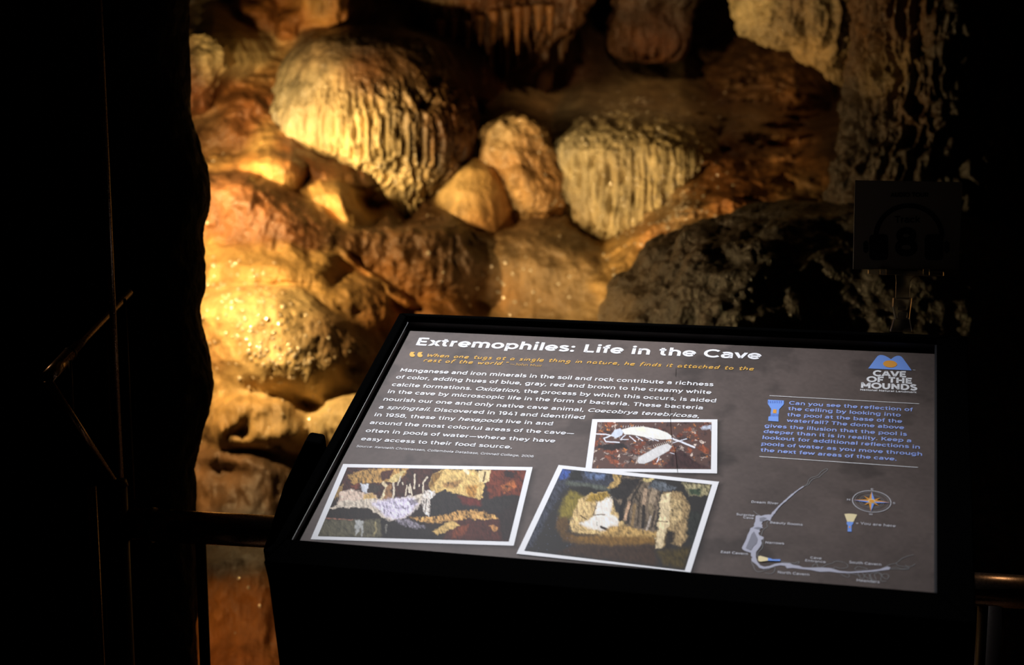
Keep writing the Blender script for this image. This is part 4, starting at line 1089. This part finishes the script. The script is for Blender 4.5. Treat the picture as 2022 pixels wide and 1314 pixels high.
def lettering(segs, p0, p1, cap_px, name, mat, bold=0.15, track=0.045, h=0.0006, label=None, slant=0.0):
    """one printed line from baseline pixel p0 to p1; segs = [(text, italic)]"""
    if isinstance(segs, str): segs = [(segs, False)]
    segs = [(s, (True if it else slant)) for s, it in segs]
    A = uv(float(p0[0]), float(p0[1])); B = uv(float(p1[0]), float(p1[1]))
    L = np.linalg.norm(B - A); ax = (B - A) / L; ay = np.array([-ax[1], ax[0]])
    mid = ((p0[0] + p1[0]) / 2, (p0[1] + p1[1]) / 2)
    ch = abs(float(uv(mid[0], mid[1] - cap_px)[1] - uv(mid[0], mid[1])[1]))
    Q = text_quads(segs, bold, track)
    xmin, xmax = Q[..., 0].min(), Q[..., 0].max()
    lx = (Q[..., 0] - xmin) * L / (xmax - xmin); ly = Q[..., 1] * ch
    U = A[0] + ax[0] * lx - ay[0] * ly; V = A[1] + ax[1] * lx - ay[1] * ly
    o = link(name, quads_mesh(name, S(U, V, h).reshape(-1, 3)), mat, pan)
    if label: o['label'] = label


def q1(x, y): return (780 + x / 2.7324, 600 + y / 2.7324)
def q2(x, y): return (680 + x / 3.888, 720 + y / 3.888)
def q3_(x, y): return (1400 + x / 3.611, 640 + y / 3.611)
def q4(x, y): return (1400 + x / 3.611, 900 + y / 3.611)


lettering('Extremophiles: Life in the Cave', q1(112, 225), q1(1975, 302), 15.2, 'title_lettering', M_white, 0.205, label='bold white title line')
I_ = True
body = [([('Manganese and iron minerals in the soil and rock contribute a richness', 0)], q2(427, 57), q1(1717, 447)),
        ([('of color, adding hues of blue, gray, red and brown to the creamy white', 0)], q2(393, 110), q1(1706, 490)),
        ([('calcite formations. ', 0), ('Oxidation', I_), (', the process by which this occurs, is aided', 0)], q2(361, 168), q1(1731, 535)),
        ([('in the cave by microscopic life in the form of bacteria. These bacteria', 0)], q2(330, 222), q1(1660, 573)),
        ([('nourish our one and only native cave animal, ', 0), ('Coecobrya tenebricosa', I_), (',', 0)], q2(297, 280), q1(1640, 618)),
        ([('a ', 0), ('springtail', I_), ('. Discovered in 1941 and identified', 0)], q2(262, 341), q2(1842, 423)),
        ([('in 1958, these tiny ', 0), ('hexapods', I_), (' live in and', 0)], q2(228, 400), q2(1597, 471)),
        ([('around the most colorful areas of the cave\u2014', 0)], q2(193, 460), q2(1760, 545)),
        ([('often in pools of water\u2014where they have', 0)], q2(160, 522), q2(1617, 603)),
        ([('easy access to their food source.', 0)], q2(124, 585), q2(1285, 650))]
for segs, a, b in body:
    lettering(segs, a, b, 7.1, 'body_lettering', M_white, 0.17)
lettering('Source: Kenneth Christiansen, Collembola Database, Grinnell College, 2006', q2(90, 637), q2(1450, 717), 4.3, 'source_lettering', M_white, 0.13, slant=0.1)
lettering('\u2014John Muir', q1(620, 333), q1(790, 342), 4.6, 'quote_credit', M_gold, 0.09)

side = [('Can you see the reflection of', (570, 577), (1452, 626)), ('the ceiling by looking into', (563, 617), (1367, 664)), ('the pool at the base of the', (556, 660), (1377, 709)),
        ('waterfall? The dome above', (552, 701), (1391, 754)), ('gives the illusion that the pool is', (395, 739), (1411, 801)), ('deeper than it is in reality. Keep a', (388, 780), (1441, 847)),
        ('lookout for additional reflections in', (381, 823), (1503, 893)), ('pools of water as you move through', (373, 868), (1519, 943)), ('the next few areas of the cave.', (366, 912), (1337, 978))]
for s_, a, b in side:
    lettering(s_, q3_(*a), q3_(*b), 6.8, 'side_lettering', M_lightblue, 0.165, label='light blue side text')
lettering('CAVE', q3_(1168, 373), q3_(1405, 382), 11.0, 'logo_lettering', M_white, 0.27)
lettering('OF THE', q3_(1122, 414), q3_(1447, 428), 10.5, 'logo_lettering', M_white, 0.27)
lettering('MOUNDS', q3_(1082, 458), q3_(1485, 476), 11.0, 'logo_lettering', M_white, 0.27)
lettering('National Natural Landmark', q3_(1078, 477), q3_(1481, 496), 3.4, 'logo_lettering', M_white, 0.2)
lettering('TM', q3_(1452, 333), q3_(1470, 334), 1.4, 'logo_lettering', M_white, 0.15)
for s_, a, b, c in [('Dream River', (302, 340), (494, 352), 4.4), ('Surprise', (194, 428), (322, 438), 4.2), ('Cave', (243, 450), (318, 457), 4.2), ('Beauty Rooms', (436, 487), (667, 504), 4.6), ('Narrows', (402, 630), (535, 638), 4.6),
                    ('East Cavern', (84, 698), (276, 713), 4.8), ('North Cavern', (490, 843), (715, 861), 5.0), ('Cave', (722, 738), (802, 744), 4.4), ('Entrance', (686, 758), (832, 770), 4.4), ('South Cavern', (1000, 772), (1228, 789), 5.0),
                    ('Meanders', (1052, 900), (1215, 914), 5.2), ('E', (1155, 248), (1172, 249), 3.2), ('W', (1140, 427), (1168, 428), 3.2), ('N', (984, 322), (1007, 323), 3.2), ('S', (1311, 347), (1328, 348), 3.2)]:
    lettering(s_, q4(*a), q4(*b), c, 'map_lettering', M_grey, 0.15)
lettering('= You are here', q4(1048, 492), q4(1331, 514), 5.0, 'map_lettering', M_grey, 0.14)


# flat printed shapes from pixel outlines
def shape(pts, name, mat, h=0.0006, label=None, parent=None):
    q = [uv(float(a), float(b)) for a, b in pts]
    V = [S(a[0], a[1], h) for a in q]
    area = sum(q[i][0] * q[(i + 1) % len(q)][1] - q[(i + 1) % len(q)][0] * q[i][1] for i in range(len(q)))
    idx = tuple(range(len(V))) if area < 0 else tuple(reversed(range(len(V))))
    o = link(name, poly_mesh(name, V, [idx]), mat, parent or pan)
    if label: o['label'] = label
    return o


def strokes(lines, w, name, mat, h=0.0006, closed=False, label=None, round_=True):
    """ribbons of width w (metres) on the sign face; all lines joined into one printed mark"""
    V, Fc = [], []
    for ln in lines:
        ww = w
        if isinstance(ln, tuple) and len(ln) == 2 and isinstance(ln[1], (int, float)) and isinstance(ln[0], list): ln, ww = ln
        q = np.array([uv(float(a), float(b)) for a, b in ln]) if not isinstance(ln, np.ndarray) else ln
        n = len(q)
        t = np.gradient(q, axis=0); t /= np.maximum(np.linalg.norm(t, axis=1, keepdims=True), 1e-9)
        nn = np.stack([-t[:, 1], t[:, 0]], 1) * ww / 2
        b0 = len(V)
        for k in range(n):
            V.append(S(*(q[k] + nn[k]), h)); V.append(S(*(q[k] - nn[k]), h))
        for k in range(n - 1):
            Fc.append((b0 + 2 * k, b0 + 2 * k + 2, b0 + 2 * k + 3, b0 + 2 * k + 1))
    o = link(name, poly_mesh(name, V, Fc), mat, pan)
    if label: o['label'] = label
    return o


strokes([[q3_(432, 514), q3_(1499, 572)]], 0.0011, 'rule_line', M_white)
strokes([[q3_(359, 948), q3_(1490, 1026)]], 0.0011, 'rule_line', M_white)
shape([q3_(*a) for a in smooth_line([(1135, 320), (1165, 280), (1195, 240), (1210, 227), (1230, 224), (1252, 229), (1275, 240), (1297, 254)], 4)[:-1] +
       smooth_line([(1297, 254), (1320, 238), (1340, 230), (1360, 231), (1378, 242), (1410, 285), (1445, 334)], 4)], 'logo_mounds', M_blue, label='blue double-mound emblem')
shape([q3_(1291 + 50 * math.cos(a), 289 + 25 * math.sin(a) + 2 * math.cos(a)) for a in np.linspace(0, 2 * math.pi, 28, endpoint=False)], 'logo_disc', M_orange, 0.0009, 'orange disc')
# torch icon
shape([q3_(*a) for a in [(420, 543), (535, 549), (533, 576), (500, 612), (495, 665), (496, 699), (422, 694), (424, 664), (437, 660), (443, 608), (419, 572)]], 'torch_icon', M_blue, label='blue torch emblem')
shape([q3_(*a) for a in [(458, 612), (482, 614), (480, 641), (455, 639)]], 'torch_switch', M_orange, 0.0009)
strokes([[q3_(425 + k * 13, 552), q3_(424 + k * 13, 568)] for k in range(8)] + [[q3_(442 + k * 10, 645), q3_(441 + k * 10, 662)] for k in range(6)], 0.0006, 'torch_ribs', M_navy, 0.0009)['kind'] = 'stuff'
# you-are-here torch
shape([q4(*a) for a in [(965, 419), (1000, 417), (1030, 419), (1056, 424), (1030, 476), (985, 474)]], 'torch_beam', M_cream)
shape([q4(*a) for a in [(983, 475), (1031, 477), (1027, 490), (1017, 500), (1016, 546), (988, 545), (990, 500), (981, 490)]], 'torch_icon', M_blue)
shape([q4(*a) for a in [(998, 508), (1008, 508), (1008, 520), (998, 520)]], 'torch_switch', M_orange, 0.0009)
shape([q4(*a) for a in [(349, 748), (352, 724), (365, 720), (420, 735), (420, 755), (372, 762), (356, 760)]], 'torch_beam', M_cream, 0.0012)
shape([q4(*a) for a in [(420, 735), (445, 740), (450, 745), (508, 745), (508, 758), (450, 756), (442, 756), (420, 755)]], 'torch_icon', M_blue, 0.0012)
# compass
def ell(cx, cy, rx, ry, n=48, tilt=0.085): return [q4(cx + rx * math.cos(a), cy + ry * math.sin(a) + tilt * rx * math.cos(a) * 0.8) for a in np.linspace(0, 2 * math.pi, n + 1)]
strokes([ell(1160, 330, 137, 76)], 0.0010, 'compass_ring', M_grey)
strokes([ell(1160, 330, 120, 66), ell(1160, 330, 88, 48), ell(1160, 330, 75, 41)], 0.0005, 'compass_ring', M_greyline)
cc = (1160, 330)
def needle(tip, wd_, m1, m2):
    dx, dy = tip[0] - cc[0], tip[1] - cc[1]; L = math.hypot(dx, dy * 1.8); nx, ny = -dy * 1.8 / L * wd_, dx / L * wd_ / 1.8
    b = (cc[0] + dx * 0.12, cc[1] + dy * 0.12)
    shape([q4(*cc), q4(b[0] + nx, b[1] + ny), q4(*tip)], 'compass_needle', m1, 0.0009)
    shape([q4(*cc), q4(*tip), q4(b[0] - nx, b[1] - ny)], 'compass_needle', m2, 0.0009)
for tip in [(1225, 305), (1105, 292), (1212, 364), (1104, 358)]: needle(tip, 12, M_orange, M_orange)
for tip, a, b in [((1160, 260), M_blue, M_orange), ((1155, 402), M_orange, M_blue), ((1290, 340), M_blue, M_orange), ((1028, 320), M_orange, M_blue)]: needle(tip, 22, a, b)
shape(ell(1160, 330, 26, 15, 20)[:-1], 'compass_hub', M_cream, 0.0011)
shape(ell(1160, 330, 20, 11, 20)[:-1], 'compass_hub', M_orange, 0.0013)
# cave map
def blob(pts, mat, h, nm='map_shape'): return shape([q4(*a) for a in pts], nm, mat, h)
blob([(333, 432), (350, 428), (372, 433), (400, 425), (430, 423), (448, 428), (446, 445), (436, 470), (424, 462), (412, 462), (395, 468), (380, 478), (374, 492), (382, 500), (378, 508), (385, 520), (372, 524), (358, 532),
      (364, 545), (352, 556), (360, 572), (375, 578), (391, 585), (385, 600), (372, 606), (376, 628), (370, 645), (350, 672), (336, 690), (334, 725), (345, 760), (365, 785), (395, 796), (430, 790), (470, 775), (520, 767), (575, 770),
      (600, 782), (640, 788), (668, 800), (720, 802), (800, 800), (870, 806), (930, 825), (1000, 832), (1080, 826), (1160, 820), (1220, 812), (1250, 800), (1275, 794), (1295, 802), (1285, 816), (1240, 822), (1180, 830), (1100, 836),
      (1000, 842), (920, 838), (860, 830), (790, 832), (720, 818), (660, 812), (600, 805), (555, 806), (545, 790), (510, 785), (470, 792), (430, 806), (390, 812), (360, 804), (338, 780), (322, 768), (304, 756), (302, 738), (310, 730),
      (298, 715), (300, 697), (280, 690), (255, 682), (240, 672), (234, 660), (250, 630), (265, 600), (275, 568), (290, 540), (296, 520), (312, 514), (322, 505), (320, 495), (330, 470)], M_mapfill, 0.0005)
blob([(322, 545), (335, 570), (348, 600), (340, 630), (318, 650), (300, 680), (262, 664), (285, 610), (305, 560)], M_mapdark, 0.0008)
blob([(360, 448), (392, 442), (412, 450), (392, 462), (385, 474), (362, 470)], M_mapdark, 0.0008)
blob([(318, 520), (350, 512), (380, 520), (350, 528)], M_mapdark, 0.0008)
mr_ = np.random.default_rng(8)
river = smooth_line([(438, 440), (470, 400), (505, 360), (550, 320), (595, 280), (640, 245), (675, 222)], 5)
rv = [q4(*a) for a in river]
for k in range(len(rv) - 1):
    pass
qv = np.array([uv(float(a), float(b)) for a, b in rv])
tt = np.gradient(qv, axis=0); tt /= np.linalg.norm(tt, axis=1, keepdims=True); nn_ = np.stack([-tt[:, 1], tt[:, 0]], 1)
wv = np.linspace(0.0042, 0.0022, len(qv))[:, None] * mr_.uniform(0.55, 1.2, (len(qv), 1))
L_ = qv + nn_ * wv / 2; R_ = qv - nn_ * wv / 2
Vr = [S(*a, 0.0006) for pair in zip(L_, R_) for a in pair]
link('map_river', poly_mesh('map_river', Vr, [(2 * k, 2 * k + 2, 2 * k + 3, 2 * k + 1) for k in range(len(qv) - 1)]), M_mapfill, pan)
thin = [[(675, 222), (700, 205), (712, 175), (735, 158), (775, 145), (800, 118), (830, 98), (845, 98), (840, 110), (815, 128), (785, 155), (745, 168), (722, 190), (708, 210), (680, 220)],
        [(316, 397), (345, 420), (368, 432)],
        [(425, 465), (412, 485), (415, 510), (395, 525), (380, 548), (372, 575)], [(390, 590), (384, 630), (378, 665), (352, 690), (346, 715), (350, 725)],
        [(300, 760), (315, 785), (325, 812), (350, 832), (400, 822), (440, 805), (470, 800), (462, 835), (430, 845), (400, 838)],
        [(510, 757), (560, 765), (610, 768), (640, 758), (635, 775), (600, 775)],
        [(735, 800), (745, 782), (770, 775), (775, 795), (800, 800), (840, 780), (880, 770), (900, 758), (950, 762), (985, 778), (985, 800), (940, 808), (900, 798), (880, 812)],
        [(1035, 812), (1060, 795), (1095, 800), (1130, 812), (1060, 820), (1040, 812)], [(940, 850), (990, 872), (1000, 852), (975, 842)],
        [(1250, 800), (1290, 780), (1335, 770), (1375, 738), (1410, 722), (1460, 710)], [(1335, 770), (1345, 785), (1390, 795), (1440, 792), (1472, 775)], [(1300, 805), (1340, 800), (1380, 812), (1420, 800), (1400, 785)], [(1295, 812), (1350, 812), (1410, 815), (1430, 800)],
        [(1060, 838), (1075, 870), (1100, 880), (1110, 855), (1140, 845), (1150, 880), (1190, 890), (1180, 850), (1220, 840), (1240, 870), (1270, 885), (1280, 855), (1240, 850), (1225, 895), (1265, 900)],
        [(1090, 836), (1120, 870), (1160, 885), (1150, 850), (1200, 835), (1230, 860)], [(1000, 838), (1040, 850), (1085, 860)]]
strokes([[q4(*a) for a in smooth_line(t_, 6)] for t_ in thin], 0.0007, 'map_outline', M_greyline, 0.0005)['kind'] = 'stuff'
# hairline scratch down the print
strokes([smooth_line([(1335, 728), (1334, 745)], 2), smooth_line([(1327, 775), (1323, 800), (1326, 860), (1333, 890), (1338, 935)], 5)], 0.0004, 'scratch', M_black, 0.0014)

# --- handwriting for the quotation: single-stroke letters
HW = {
    'W': (1.35, [[(0.05, 1.5), (0.35, 0.0), (0.7, 1.1), (1.0, 0.05), (1.4, 1.6)]]), 'h': (0.85, [[(0.1, 1.75), (0.05, 0.0)], [(0.08, 0.6), (0.4, 1.0), (0.62, 0.75), (0.62, 0.0)]]),
    'e': (0.85, [[(0.08, 0.5), (0.62, 0.62), (0.6, 0.95), (0.3, 1.0), (0.05, 0.6), (0.15, 0.1), (0.45, 0.0), (0.75, 0.15)]]), 'n': (0.85, [[(0.05, 1.0), (0.08, 0.0)], [(0.08, 0.6), (0.4, 1.0), (0.6, 0.75), (0.62, 0.0)]]),
    'o': (0.85, [[(0.4, 1.0), (0.1, 0.75), (0.08, 0.25), (0.35, 0.0), (0.65, 0.25), (0.66, 0.7), (0.4, 1.0)]]), 't': (0.7, [[(0.3, 1.6), (0.25, 0.3), (0.38, 0.0), (0.62, 0.08)], [(0.0, 1.05), (0.6, 1.12)]]),
    'u': (0.88, [[(0.08, 1.0), (0.08, 0.25), (0.3, 0.0), (0.6, 0.3), (0.65, 1.0)], [(0.65, 1.0), (0.68, 0.0)]]), 'g': (0.85, [[(0.65, 0.95), (0.3, 1.0), (0.08, 0.6), (0.25, 0.15), (0.6, 0.4), (0.66, 0.95)], [(0.66, 0.95), (0.62, -0.3), (0.3, -0.65), (0.0, -0.45)]]),
    's': (0.7, [[(0.55, 0.95), (0.25, 1.0), (0.12, 0.75), (0.5, 0.4), (0.42, 0.05), (0.05, 0.05)]]), 'a': (0.88, [[(0.65, 0.95), (0.3, 1.0), (0.07, 0.5), (0.25, 0.0), (0.6, 0.35), (0.67, 1.0)], [(0.67, 1.0), (0.72, 0.0)]]),
    'i': (0.38, [[(0.15, 1.0), (0.15, 0.0)], [(0.15, 1.4), (0.17, 1.5)]]), 'l': (0.4, [[(0.18, 1.75), (0.12, 0.0)]]), 'r': (0.68, [[(0.08, 1.0), (0.1, 0.0)], [(0.1, 0.55), (0.3, 0.95), (0.55, 0.98)]]),
    ',': (0.4, [[(0.2, 0.12), (0.1, -0.35)]]), 'f': (0.66, [[(0.65, 1.6), (0.4, 1.75), (0.25, 1.4), (0.2, -0.3)], [(0.0, 0.95), (0.55, 1.02)]]), 'd': (0.88, [[(0.62, 0.9), (0.3, 1.0), (0.07, 0.5), (0.25, 0.0), (0.6, 0.35)], [(0.72, 1.75), (0.66, 0.0)]]),
    'c': (0.72, [[(0.6, 0.9), (0.3, 1.0), (0.07, 0.5), (0.25, 0.0), (0.62, 0.12)]]), 'w': (1.15, [[(0.05, 1.0), (0.25, 0.05), (0.5, 0.8), (0.75, 0.05), (1.0, 1.0)]]), '.': (0.35, [[(0.12, 0.02), (0.16, 0.08)]]),
    '"': (0.6, [[(0.15, 1.75), (0.1, 1.35)], [(0.4, 1.78), (0.35, 1.38)]]), ' ': (0.62, [])}


def handwriting(s, p0, p1, xh_px, w):
    A = uv(float(p0[0]), float(p0[1])); B = uv(float(p1[0]), float(p1[1])); L = np.linalg.norm(B - A); ax = (B - A) / L; ay = np.array([-ax[1], ax[0]])
    tot = sum(HW[c][0] for c in s); sx = L / tot
    mid = (A + B) / 2
    sy = abs(float(uv(float(p0[0]), float(p0[1]) - xh_px)[1] - A[1]))
    x = 0; lines = []; r = np.random.default_rng(4)
    for c in s:
        wdt, st = HW[c]; jy = r.uniform(-0.06, 0.06)
        for l in st:
            ll = smooth_line(l, 5) if len(l) > 2 else l
            q = np.array([A + ax * ((x + 0.84 * a + 0.10 * b) * sx) - ay * ((b + jy) * sy) for a, b in ll])
            lines.append(q)
        x += wdt
    strokes(lines, w, 'quote_lettering', M_gold, 0.0006, label='amber handwritten quotation')


handwriting('When one tugs at a single thing in nature, he finds it attached to the', q1(168, 287), q1(1940, 362), 3.7, 0.0017)
handwriting('rest of the world."', q1(152, 314), q1(610, 334), 3.7, 0.0017)
# opening quotation marks
for dx in (0, 42):
    shape([q1(dx + x, y + dx * 0.03) for x, y in [(80, 270), (86, 262), (108, 262), (104, 266), (99, 271), (104, 275), (108, 280), (104, 287), (94, 289), (83, 286), (78, 278)]], 'quote_mark', M_gold)

# ------------------------------------------------------------------ lectern body below the frame
def prism(name, pix, d0, d1, mat, parent, bev=0.004):
    """solid with the given outline, its front at distance d0 and its back at d1 along the same horizontal heading"""
    fr_ = [P(a, b, d0) for a, b in pix]
    bk = [p_ + np.array([0.0, d1 - d0, 0.0]) for p_ in fr_]
    n = len(pix)
    Fc = [tuple(range(n)), tuple(reversed(range(n, 2 * n)))] + [((k + 1) % n, k, k + n, (k + 1) % n + n) for k in range(n)]
    o = link(name, poly_mesh(name, fr_ + bk, Fc), mat, parent)
    bevel(o, bev); return o


# shallow tray that carries the panel
def hexa(name, top, bot, mat, parent, bev=0.004):
    o = link(name, poly_mesh(name, top + bot, box_pts(None)[1]), mat, parent); bevel(o, bev); return o


a0 = S(uo_l - 0.012, vo_b - 0.004, DEEP + 0.035); b0 = S(uo_r + 0.004, vo_b - 0.004, DEEP + 0.035)
tray = hexa('mounting_tray', [S(uo_l + 0.004, vo_t + 0.01, DEEP), S(uo_r - 0.004, vo_t + 0.01, DEEP), S(uo_r - 0.004, vo_b - 0.003, DEEP), S(uo_l + 0.004, vo_b - 0.003, DEEP)],
            [S(uo_l + 0.03, vo_t + 0.05, DEEP - 0.09), S(uo_r - 0.03, vo_t + 0.05, DEEP - 0.09), S(uo_r - 0.02, vo_b - 0.02, DEEP - 0.11), S(uo_l + 0.03, vo_b - 0.02, DEEP - 0.11)], M_black, sign)
M_black2 = M_black
ZH = {}


def onpix(px, py, y):
    r = ray(float(px), float(py)); return CAM + r * ((y - CAM[1]) / r[1])


# cabinet-like pedestal: slightly tapering front sheet and sides down to the floor
yl = float(S(uo_l, vo_b)[1]); yr = float(S(uo_r, vo_b)[1])
tl = onpix(518, 1088, yl + 0.04); ml = onpix(531, 1165, yl + 0.05); bl_ = onpix(550, 1314, yl + 0.07)
tr = onpix(1915, 1262, yr + 0.03)
dirx = (bl_ - ml) / (ml[2] - bl_[2])
fl = bl_ + dirx * bl_[2]; fl[2] = 0.0
wv_ = np.array([EX[0], EX[1], 0]); wv_ /= np.linalg.norm(wv_); bk_ = np.array([-wv_[1], wv_[0], 0])
fr2 = onpix(1890, 1314, yr + 0.06); fr2 = fr2.copy(); fr2[2] = 0
bkd = bk_ * 0.22
ped_top = [tl + bkd, tr + bkd, tr, tl]
ped_mid = [ml + bkd, onpix(1908, 1285, yr + 0.05) + bkd, onpix(1908, 1285, yr + 0.05), ml]
ped_bot = [fl + bkd, fr2 + bkd, fr2, fl]
V = ped_top + ped_mid + ped_bot
Fc = [(0, 1, 2, 3)] + [(a, a + 4, (a + 1) % 4 + 4, (a + 1) % 4) for a in range(4)] + [(a + 4, a + 8, (a + 1) % 4 + 8, (a + 1) % 4 + 4) for a in range(4)] + [(11, 10, 9, 8)]
pd = link('pedestal', poly_mesh('pedestal', V, [tuple(reversed(f)) for f in Fc]), M_black, sign); bevel(pd, 0.004)
prism('side_bracket', [(603, 870), (633, 875), (640, 930), (600, 1060), (560, 1130), (518, 1092), (546, 1006), (560, 960)], 2.36, 2.42, M_black, sign)

# ------------------------------------------------------------------ audio tour sign in its clear clip
M_acry = simple_mat('clear_acrylic', (0.9, 0.9, 0.9), 0.08, 0, 0.5)
M_acry.node_tree.nodes['Principled BSDF'].inputs['Transmission Weight'].default_value = 0.95
M_card = simple_mat('off_white_card', (0.24, 0.19, 0.12), 0.6, 0, 0.2)
M_ink = simple_mat('black_ink', (0.01, 0.01, 0.01), 0.5, 0, 0.2)
DA = 2.50
acl = P(1793, 450, DA); ax_ = RIGHT; az_ = np.array([0.0, 0.10, 0.995])
def AP(px, py, h=0.0):
    """point on the upright card, h metres in front of it"""
    n = np.cross(az_, ax_)           # away from the camera
    n = n if n[1] > 0 else -n
    r = ray(float(px), float(py)); t = ((acl - CAM) @ n) / (r @ n)
    return CAM + r * t - n * h
asg = empty('audio_tour_sign', P(1776, 655, DA))
tag(asg, 'small unlit square headphone sign reading Track 8 in a clear clip above the big sign', 'sign')
def slab(name, pix, h0, h1, mat, parent, bev=0.0):
    a = [AP(x, y, h1) for x, y in pix]; b = [AP(x, y, h0) for x, y in pix]; n = len(pix)
    o = link(name, poly_mesh(name, a + b, [tuple(reversed(range(n))), tuple(range(n, 2 * n))] + [(k, (k + 1) % n, (k + 1) % n + n, k + n) for k in range(n)]), mat, parent)
    if bev: bevel(o, bev)
    return o
card = slab('card', [(1688, 356), (1900, 360), (1892, 532), (1684, 532)], 0, 0.002, M_card, asg)
card['label'] = 'off-white printed card'
# headphones drawing
hbp = [(1727 + 66 - 66 * math.cos(a) * 1.0, 470 - 58 * math.sin(a) ** 0.8) for a in np.linspace(0, math.pi, 30)]
hbp = [(1794 - 70 * math.cos(a), 468 - 66 * math.sin(a)) for a in np.linspace(0, math.pi, 32)]
hbi = [(1794 - 60 * math.cos(a), 468 - 57 * math.sin(a)) for a in np.linspace(0, math.pi, 32)]
V = [AP(x, y, 0.0026) for x, y in hbp] + [AP(x, y, 0.0026) for x, y in hbi]
link('headband_print', poly_mesh('headband_print', V, [(k + 1, k, k + 32, k + 33) for k in range(31)]), M_ink, card)
def rrect(x0, y0, x1, y1, r=8): return [(x0 + r, y0), (x1 - r, y0), (x1 - 2, y0 + 2), (x1, y0 + r), (x1, y1 - r), (x1 - 2, y1 - 2), (x1 - r, y1), (x0 + r, y1), (x0 + 2, y1 - 2), (x0, y1 - r), (x0, y0 + r), (x0 + 2, y0 + 2)]
for x0, x1 in [(1716, 1753), (1825, 1862)]:
    slab('ear_cup_print', rrect(x0, 463, x1, 514, 9), 0.0021, 0.0027, M_ink, card)
for x0, x1 in [(1704, 1714), (1864, 1874)]:
    slab('ear_cup_print', rrect(x0, 476, x1, 500, 4), 0.0021, 0.0027, M_ink, card)
def card_text(s_, px0, px1, pyb, cap, w):
    Q = text_quads([(s_, 0.0)], w).reshape(-1, 2)
    x = (Q[:, 0] - Q[:, 0].min()) / (Q[:, 0].max() - Q[:, 0].min())
    V = np.array([AP(px0 + (px1 - px0) * xx, pyb - cap * yy, 0.0028) for xx, yy in zip(x, Q[:, 1])])
    link('card_lettering', quads_mesh('card_lettering', V), M_ink, card)
card_text('AUDIO TOUR', 1757, 1833, 389, 8, 0.25)
card_text('Track', 1766, 1817, 440, 13, 0.2)
card_text('8', 1766, 1811, 504, 52, 0.25)
slab('clip_channel', [(1714, 533), (1862, 537), (1862, 545), (1822, 545), (1714, 541)], -0.003, 0.006, M_acry, asg, 0.0006)
for x in (1742, 1827): slab('clip_lug', [(x - 6, 530), (x + 6, 530), (x + 6, 544), (x - 6, 543)], 0.004, 0.008, M_acry, asg, 0.0008)
slab('clip_stem', [(1768, 543), (1806, 544), (1797, 556), (1795, 592), (1768, 592), (1769, 556)], -0.001, 0.003, M_acry, asg, 0.0006)
slab('clip_jaw', [(1762, 588), (1798, 588), (1796, 606), (1793, 630), (1766, 630), (1761, 606)], 0.0, 0.012, M_acry, asg, 0.001)
slab('clip_jaw', [(1768, 606), (1787, 606), (1786, 612), (1768, 612)], 0.012, 0.016, M_acry, asg, 0.0008)
slab('clip_jaw', [(1768, 616), (1787, 616), (1786, 627), (1768, 627)], 0.012, 0.018, M_acry, asg, 0.001)
slab('clip_foot', [(1764, 630), (1795, 630), (1800, 655), (1757, 655)], -0.002, 0.006, M_acry, asg, 0.0008)

# ------------------------------------------------------------------ handrail, posts
gr_ = empty('guard_rail', onpix(225, 1314, 2.6) * np.array([1, 1, 0]))
tag(gr_, 'dark round metal guard rail with posts running behind the big sign', 'railing')
def tube(name, pts, r, mat, parent, n=24): return link(name, tube_mesh(name, pts, r, n), mat, parent)
tube('rail', [P(236, 1034, 2.62), P(560, 1052, 2.60)], 0.0285, M_steel, gr_, 40)
tube('rail', [P(560, 1052, 2.60), P(1900, 1163, 2.52), P(2120, 1176, 2.50)], 0.0285, M_steel, gr_, 40)
tube('rail_sleeve', [P(294, 1037, 2.618), P(306, 1037.8, 2.617)], 0.031, M_darksteel, gr_)
pt = P(225, 1010, 2.60); pb = pt.copy(); pb[2] = 0.0
tube('post', [P(225, 958, 2.60), pb], 0.0225, M_darksteel, gr_, 32)
tube('post_cap', [P(225, 946, 2.60), P(225, 960, 2.60)], [0.021, 0.025], M_darksteel, gr_, 32)
p2 = P(396, 1060, 2.612); p2b = p2.copy(); p2b[2] = 0
tube('post', [p2, p2b], 0.0095, M_darksteel, gr_)
p3_ = P(181, 960, 2.60); p3b = p3_.copy(); p3b[2] = 0
tube('post', [p3_, p3b], 0.008, M_steel, gr_)
p4 = P(1960, 1150, 2.515); p4b = p4.copy(); p4b[2] = 0
tube('post', [p4, p4b], 0.0225, M_darksteel, gr_)

hr_ = empty('stair_handrail', P(92, 748, 2.45))
tag(hr_, 'bronze handrail bending back at a corner left of the guard rail, with thin balusters', 'railing')
tube('rail', [P(92, 748, 2.42), P(137, 700, 2.58)], 0.0115, M_steel, hr_)
tube('rail_joint', [P(135, 702, 2.575), P(139.5, 697.5, 2.59)], 0.0125, M_darksteel, hr_)
tube('rail', [P(139, 698, 2.585), P(165, 670, 2.68), P(255, 576, 2.78)], [0.0085, 0.0085, 0.0085], M_steel, hr_)
tube('rail', [P(92, 748, 2.42), P(222, 950, 2.595)], 0.0075, M_steel, hr_)
for x, y0, y1, d in [(138, 712, 822, 2.5), (208, 640, 915, 2.80), (229, 612, 942, 2.86), (246, 590, 1005, 2.70)]:
    a = P(x, y0, d); b = P(x, y1, d)
    tube('baluster', [a, np.array([a[0], a[1], b[2]])], 0.003, M_darksteel, hr_, 12)
pa = P(239, 980, 2.72); top_ = pa.copy(); top_[2] = 2.6
bot_ = pa.copy(); bot_[2] = 0
sp_ = tube('support_pole', [top_, bot_], 0.006, M_steel, None)
tag(sp_, 'thin tall vertical metal pole at the left in front of the shadowed rock', 'pole')
